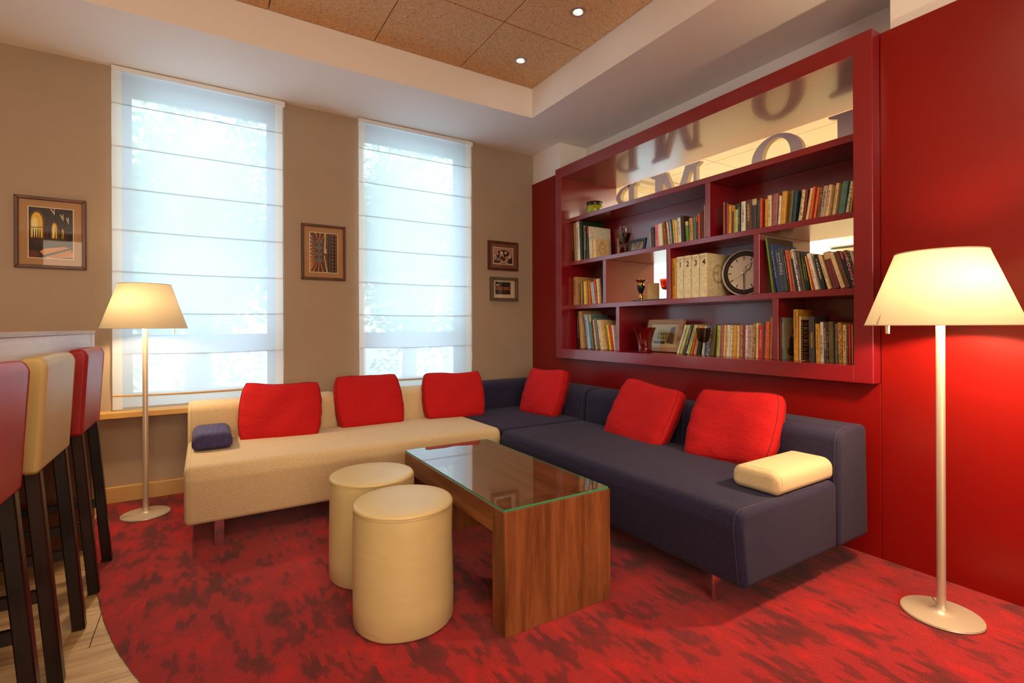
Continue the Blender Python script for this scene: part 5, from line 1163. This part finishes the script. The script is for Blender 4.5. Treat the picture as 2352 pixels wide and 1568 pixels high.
def kcover(bm, f, dep, h):
    add_quad(bm, [f(.004, .004), f(dep-.003, .004), f(dep-.003, h-.004), f(.004, h-.004)], 0)
    def blob(cx, cz, a, b, m, d): 
        fc = bm.faces.new([bm.verts.new(f(cx+a*math.cos(2*PI*k/20), cz+b*math.sin(2*PI*k/20), d)) for k in range(20)]); fc.material_index = m
    blob(dep*.55, h*.40, dep*.30, h*.22, 1, .0002); blob(dep*.50, h*.70, dep*.26, h*.18, 2, .0003); blob(dep*.5, h*.2, dep*.36, h*.13, 1, .0003)
    add_text(bm, 'K', .06, lambda u, v: f(dep*.42+u, h*.60+v, .0006), .0, mat=3)
cover_art(('r4c', 2), kcover, [plain('photo_grey', lin(146, 132, 104), .4), plain('photo_dark', lin(70, 58, 42), .4), plain('photo_skin', lin(172, 142, 112), .4), plain('ink_black', lin(24, 18, 14), .5)])
def film(bm, f, dep, h):
    add_quad(bm, [f(.003, .004), f(dep-.003, .004), f(dep-.003, h-.02), f(.003, h-.02)], 0)
    for k in range(15): z = .012+k*.0145; add_quad(bm, [f(.008, z, .0003), f(.020, z, .0003), f(.020, z+.007, .0003), f(.008, z+.007, .0003)], 1)
    rnd = random.Random(2)
    for k in range(9):
        z = .008+k*.024; add_quad(bm, [f(.028+rnd.random()*.01, z, .0003), f(dep*rnd.uniform(.45, .9), z+rnd.uniform(-.004, .004), .0003), f(dep*rnd.uniform(.45, .9), z+.02, .0003), f(.028, z+.017, .0003)], rnd.choice((2, 3, 2)))
cover_art(('r4c', 4), film, [plain('photo_umber', lin(52, 34, 28), .4), plain('photo_cream', lin(200, 186, 160), .4), plain('photo_orange', lin(150, 96, 42), .4), plain('photo_tan', lin(170, 130, 96), .4)])
# the pinkish book standing flat-on behind the small cream paperbacks
t, Y0, Y1 = book(.205, -.952, .02, .166, 0.0, .095, 'pinkgrey', 'brown', 0, 1.741, 'pinkish book with a dark red figure standing behind the small cream paperbacks', 'books in the left books of upper left compartment')
BOOKOBJ['mer'] = (t, Y0, Y1, .02, .166, .095)
def mer(bm, f, dep, h):
    add_text(bm, 'Mer', .036, lambda u, v: f(.012+u, h*.72+v, .0003), .02, mat=0)
    fc = bm.faces.new([bm.verts.new(f(.045+.033*math.cos(PI*k/14), .012+.085*math.sin(PI*k/14), .0003)) for k in range(15)]); fc.material_index = 1
    add_quad(bm, [f(.042, .012, .0005), f(.050, .012, .0005), f(.047, .07, .0005)], 2)
cover_art('mer', mer, [plain('ink_maroon', lin(84, 20, 18), .6), plain('print_red', lin(120, 16, 20), .6), plain('print_skin', lin(170, 120, 90), .6)])
# ------------------------------------------------------------------ ornaments
def goblet(label, x, y, z, prof_cup, cup_mat, stem_mat, liquid=None, zst=0):
    t = thing('goblet', label, 'glass', (x, y, z))
    bm = bm_new(); add_lathe(bm, prof_cup, 28, cap=False); obj('bowl', bm, cup_mat, t, smooth=60)
    r0, z0 = prof_cup[0]
    bm = bm_new(); add_lathe(bm, [(0.034, .001), (.033, .004), (.008, .010), (.0045, .03), (.0045, z0-.012), (.008, z0-.002), (0, z0+.002)], 24); obj('stem', bm, stem_mat, t, smooth=50)
    if liquid:
        bm = bm_new(); add_lathe(bm, liquid[0], 28); obj('dark_filling', bm, liquid[1], t, smooth=50)
M_CLEAR = glassy('clear_glass', (.90, .90, .90, 1), 1.4, .0, 1.55); M_DARKFILL = plain('dark_wine', lin(28, 16, 14), .15)
goblet('clear wine glass with dark contents in the upper left compartment', .13, -1.125, 1.7412, [(.008, .085), (.024, .105), (.045, .150), (.056, .195), (.055, .228)], M_CLEAR, M_CLEAR, ([(0, .088), (.022, .106), (.043, .150), (.050, .172), (0, .172)], M_DARKFILL))
M_SMOKE = glassy('smoky_glass', (.36, .26, .18, 1), 1.2, .05, 1.5)
goblet('smoky brown goblet in front of the books in the bottom middle compartment', .010, -1.975, .9496, [(.012, .088), (.034, .098), (.041, .125), (.048, .186)], M_SMOKE, M_CLEAR)
t = thing('jar', 'lime green jar with a dark lid on top of the left shelf', 'jar', (.115, -.765, 2.1425))
bm = bm_new(); add_lathe(bm, [(.066, 0), (.070, .004), (.070, .068), (.064, .074)], 32); obj('body', bm, plain('lime_wax', lin(158, 166, 18), .25, coat=.5), t, smooth=50)
bm = bm_new(); add_lathe(bm, [(.064, .072), (.066, .078), (.066, .094), (.058, .098)], 32); obj('neck', bm, plain('jar_dark', lin(22, 24, 10), .3), t, smooth=50)
bm = bm_new(); add_lathe(bm, [(.060, .098), (.072, .102), (.072, .107), (.04, .114), (0, .116)], 32); obj('lid', bm, plain('jar_lid', lin(120, 84, 16), .3), t, smooth=50)
t = thing('photo_frame', 'small dark teal photo frame beside the wine glass', 'photo frame', (.10, -1.276, 1.745), (0, D(12), 0))
bm = bm_new(); f = lambda u, v, d: (d, -u, v)
add_ring(bm, [(-.088, 0), (.088, 0), (.088, .105), (-.088, .105)], [(-.066, .016), (.066, .016), (.066, .084), (-.066, .084)], f, 0, .014); obj('frame', bm, plain('frame_teal', lin(36, 58, 66), .5), t)
bm = bm_new(); add_box(bm, .006, .012, -.067, .067, .015, .085); obj('photo', bm, fabric('photo_pale', lin(96, 92, 84), lin(176, 160, 140), 30, .0, scale2=18), t)
# candlestick, tray, block, red glass in the open niche
t = thing('tray', 'dark flat tray under the candlestick in the open niche', 'tray', (.17, -1.44, 1.3455)); bm = bm_new(); add_box(bm, -.075, .12, -.185, .205, 0, .012, .004, 2); obj('plate', bm, M_BLACK, t)
t = thing('candlestick', 'gold and black candlestick on the dark tray in the open niche', 'candlestick', (.16, -1.272, 1.3576))
GOLD = plain('brass', lin(200, 160, 96), .22, metal=1)
bm = bm_new(); add_lathe(bm, [(.030, 0), (.030, .006), (.020, .014), (.022, .030), (.018, .05), (.010, .058)], 28); obj('foot', bm, GOLD, t, smooth=50)
bm = bm_new(); add_lathe(bm, [(.010, .056), (.016, .060), (.030, .100), (.032, .115), (.028, .120)], 28); obj('body', bm, M_BLACK, t, smooth=50)
bm = bm_new(); add_lathe(bm, [(.028, .119), (.022, .130), (.024, .142), (.030, .150), (.048, .160), (.046, .163), (.018, .162), (.020, .176), (.0, .180)], 28); obj('cup', bm, GOLD, t, smooth=50)
t = thing('candle_block', 'beige peaked block standing on the tray in the open niche', 'candle', (.235, -1.335, 1.3576)); bm = bm_new()
add_prism(bm, [(-.04, -.045), (.04, -.045), (.04, .045), (-.04, .045)], lambda u, v, d: (u, v, d*(.128 if abs(v) > .05 else .135+.0*u)), 0, 1); bmesh.ops.recalc_face_normals(bm, faces=bm.faces[:]); bmesh.ops.bevel(bm, geom=bm.edges[:], offset=.004, segments=1, affect='EDGES')
obj('body', bm, plain('beige_wax', lin(208, 178, 126), .6), t).rotation_euler = (0, 0, .7)
M_REDG = plain('red_glass', lin(226, 40, 16), .08, coat=.6); M_REDG.node_tree.nodes['Principled BSDF'].inputs['Transmission Weight'].default_value = .55
goblet('bright red glass goblet half hidden behind the niche divider', .215, -1.485, 1.3576, [(.022, .076), (.036, .082), (.044, .110), (.052, .157)], M_REDG, M_CLEAR)
# clock
t = thing('clock', 'round silver clock with a black ring propped beside the numbered volumes', 'clock', (.20, -2.147, 1.3455), (0, 0, D(8)))
R0 = .154; zc = R0
def disc(nm, r, x, mat, prof=None):
    bm = bm_new(); add_lathe(bm, prof or [(r, 0), (r, .004), (0, .004)], 56, cap=True); o = obj(nm, bm, mat, t, smooth=40); o.rotation_euler = (0, -PI/2, 0); o.location = (x, 0, zc); return o
disc('case', R0, .035, M_SILVER, [(R0*.9, 0), (R0, .008), (R0, .034), (R0*.965, .042), (R0*.93, .036), (R0*.93, .02)])
M_DIAL = plain('dial_silver', lin(232, 226, 214), .4)
disc('ring', R0*.93, .010, plain('dial_black', lin(26, 22, 22), .3)); disc('dial', R0*.72, .0045, M_DIAL)
bm = bm_new()
for k in range(12):
    a = PI/2-2*PI*k/12; c, s = math.cos(a), math.sin(a)
    def pp(r, w): return (-.0008, -(r*c-w*s), zc+(r*s+w*c))
    add_quad(bm, [pp(R0*.56, -.003), pp(R0*.70, -.003), pp(R0*.70, .003), pp(R0*.56, .003)])
obj('hour_marks', bm, M_BLACK, t, fixn=False)
bm = bm_new()
for k in range(60):
    a = 2*PI*k/60; c, s = math.cos(a), math.sin(a); r = R0*.82; add_quad(bm, [(.0044, -(r*c+q), zc+r*s+w) for q, w in ((-.0012, -.0012), (.0012, -.0012), (.0012, .0012), (-.0012, .0012))])
obj('minute_dots', bm, M_PVC, t, fixn=False, kind='stuff')
bm = bm_new(); f = lambda u, v, d: (-.004-d, -u, zc+v)
a = PI/2-D(40); c, s = math.cos(a), math.sin(a); rot = lambda u, v: (u*c-v*s, u*s+v*c)
o_ = [(.0, -.007), (.035, -.007), (.030, -.020), (.090, 0), (.030, .020), (.035, .007), (0, .007)]
add_prism(bm, [rot(*q) for q in o_], f, 0, .001); obj('hour_hand', bm, M_BLACK, t)
bm = bm_new(); add_prism(bm, [rot(*q) for q in [(.0, -.004), (.039, -.004), (.036, -.014), (.080, 0), (.036, .014), (.039, .004), (0, .004)]], f, .001, .002); obj('hour_hand_face', bm, M_DIAL, t)
bm = bm_new(); add_prism(bm, [(-.006, .01), (.006, .01), (.004, -.12), (-.002, -.12)], f, .002, .003); obj('minute_hand', bm, plain('hand_grey', lin(130, 130, 150), .3, metal=.5), t)
bm = bm_new(); a = math.radians(215); add_prism(bm, [(0, .001), (.105*math.cos(a), .105*math.sin(a)), (0, -.001)], f, .003, .0035); obj('second_hand', bm, plain('hand_red', lin(170, 60, 60), .4), t)
bm = bm_new(); add_lathe(bm, [(.010, 0), (.010, .004), (0, .006)], 20); o = obj('hub', bm, M_CHROME, t, smooth=50); o.rotation_euler = (0, -PI/2, 0); o.location = (-.006, 0, zc)
disc('glass', R0*.93, -.010, M_PICGLASS, [(R0*.93, 0), (0, 0)])
# vase and framed print at the bottom
t = thing('vase', 'flared dark red glass vase in the bottom middle compartment', 'vase', (.035, -1.428, .9496))
M_REDV = plain('ruby_glass', lin(120, 4, 12), .05, coat=.8, spec=.8); M_REDV.node_tree.nodes['Principled BSDF'].inputs['Transmission Weight'].default_value = .35
bm = bm_new(); add_lathe(bm, [(.0, .0), (.050, .0), (.053, .004), (.051, .03), (.053, .07), (.060, .115), (.072, .160), (.086, .190), (.083, .190), (.069, .158), (.057, .112), (.050, .06), (.046, .016), (0, .014)], 40, cap=False); obj('body', bm, M_REDV, t, smooth=60)
t = thing('framed_print', 'pale wooden frame with a print of an old house leaning behind the red vase', 'framed print', (.142, -1.487, .9562), (0, D(14), 0))
f = lambda u, v, d: (d, -u, v)
M_PALEW = wood('frame_pale_wood', lin(150, 112, 82), lin(196, 158, 122), 'Y', 14, .5)
w_, h_, b_ = .172, .252, .034
for q in ([(-w_, 0), (w_, 0), (w_-b_, b_), (-w_+b_, b_)], [(-w_, h_), (w_, h_), (w_-b_, h_-b_), (-w_+b_, h_-b_)], [(-w_, 0), (-w_, h_), (-w_+b_, h_-b_), (-w_+b_, b_)], [(w_, 0), (w_, h_), (w_-b_, h_-b_), (w_-b_, b_)]):
    bm = bm_new(); add_prism(bm, q, f, 0, .026); obj('frame_rail', bm, M_PALEW, t)
bm = bm_new(); add_box(bm, .008, .014, -w_+b_, w_-b_, b_, h_-b_); obj('mount', bm, plain('mount_sand', lin(196, 176, 136), .9), t)
bm = bm_new(); g = lambda u, v, d=0: (.0075-d, -u, v)
def Q(pts, m, d=0): add_quad(bm, [g(u, v, d) for u, v in pts], m)
Q([(-.10, .060), (.10, .060), (.10, .200), (-.10, .200)], 0); Q([(-.07, .075), (.05, .075), (.05, .150), (.03, .172), (-.05, .172), (-.07, .150)], 1, .0002); Q([(.03, .07), (.10, .06), (.10, .195), (.06, .19)], 2, .0003)
for k in range(4):
    for j in range(2): Q([(-.06+.026*k, .10+.03*j), (-.048+.026*k, .10+.03*j), (-.048+.026*k, .118+.03*j), (-.06+.026*k, .118+.03*j)], 3, .0004)
Q([(-.09, .062), (.02, .062), (.02, .082), (-.09, .082)], 3, .0004)
obj('print', bm, [flat('sky_sand', (188, 178, 138)), flat('house', (168, 158, 98)), flat('tree_brown', (104, 80, 58)), flat('shade_green', (70, 66, 36))], t, fixn=False)
bm = bm_new(); add_box(bm, .004, .0055, -w_+b_, w_-b_, b_, h_-b_); obj('glass', bm, M_PICGLASS, t)
bpy.context.view_layer.update()
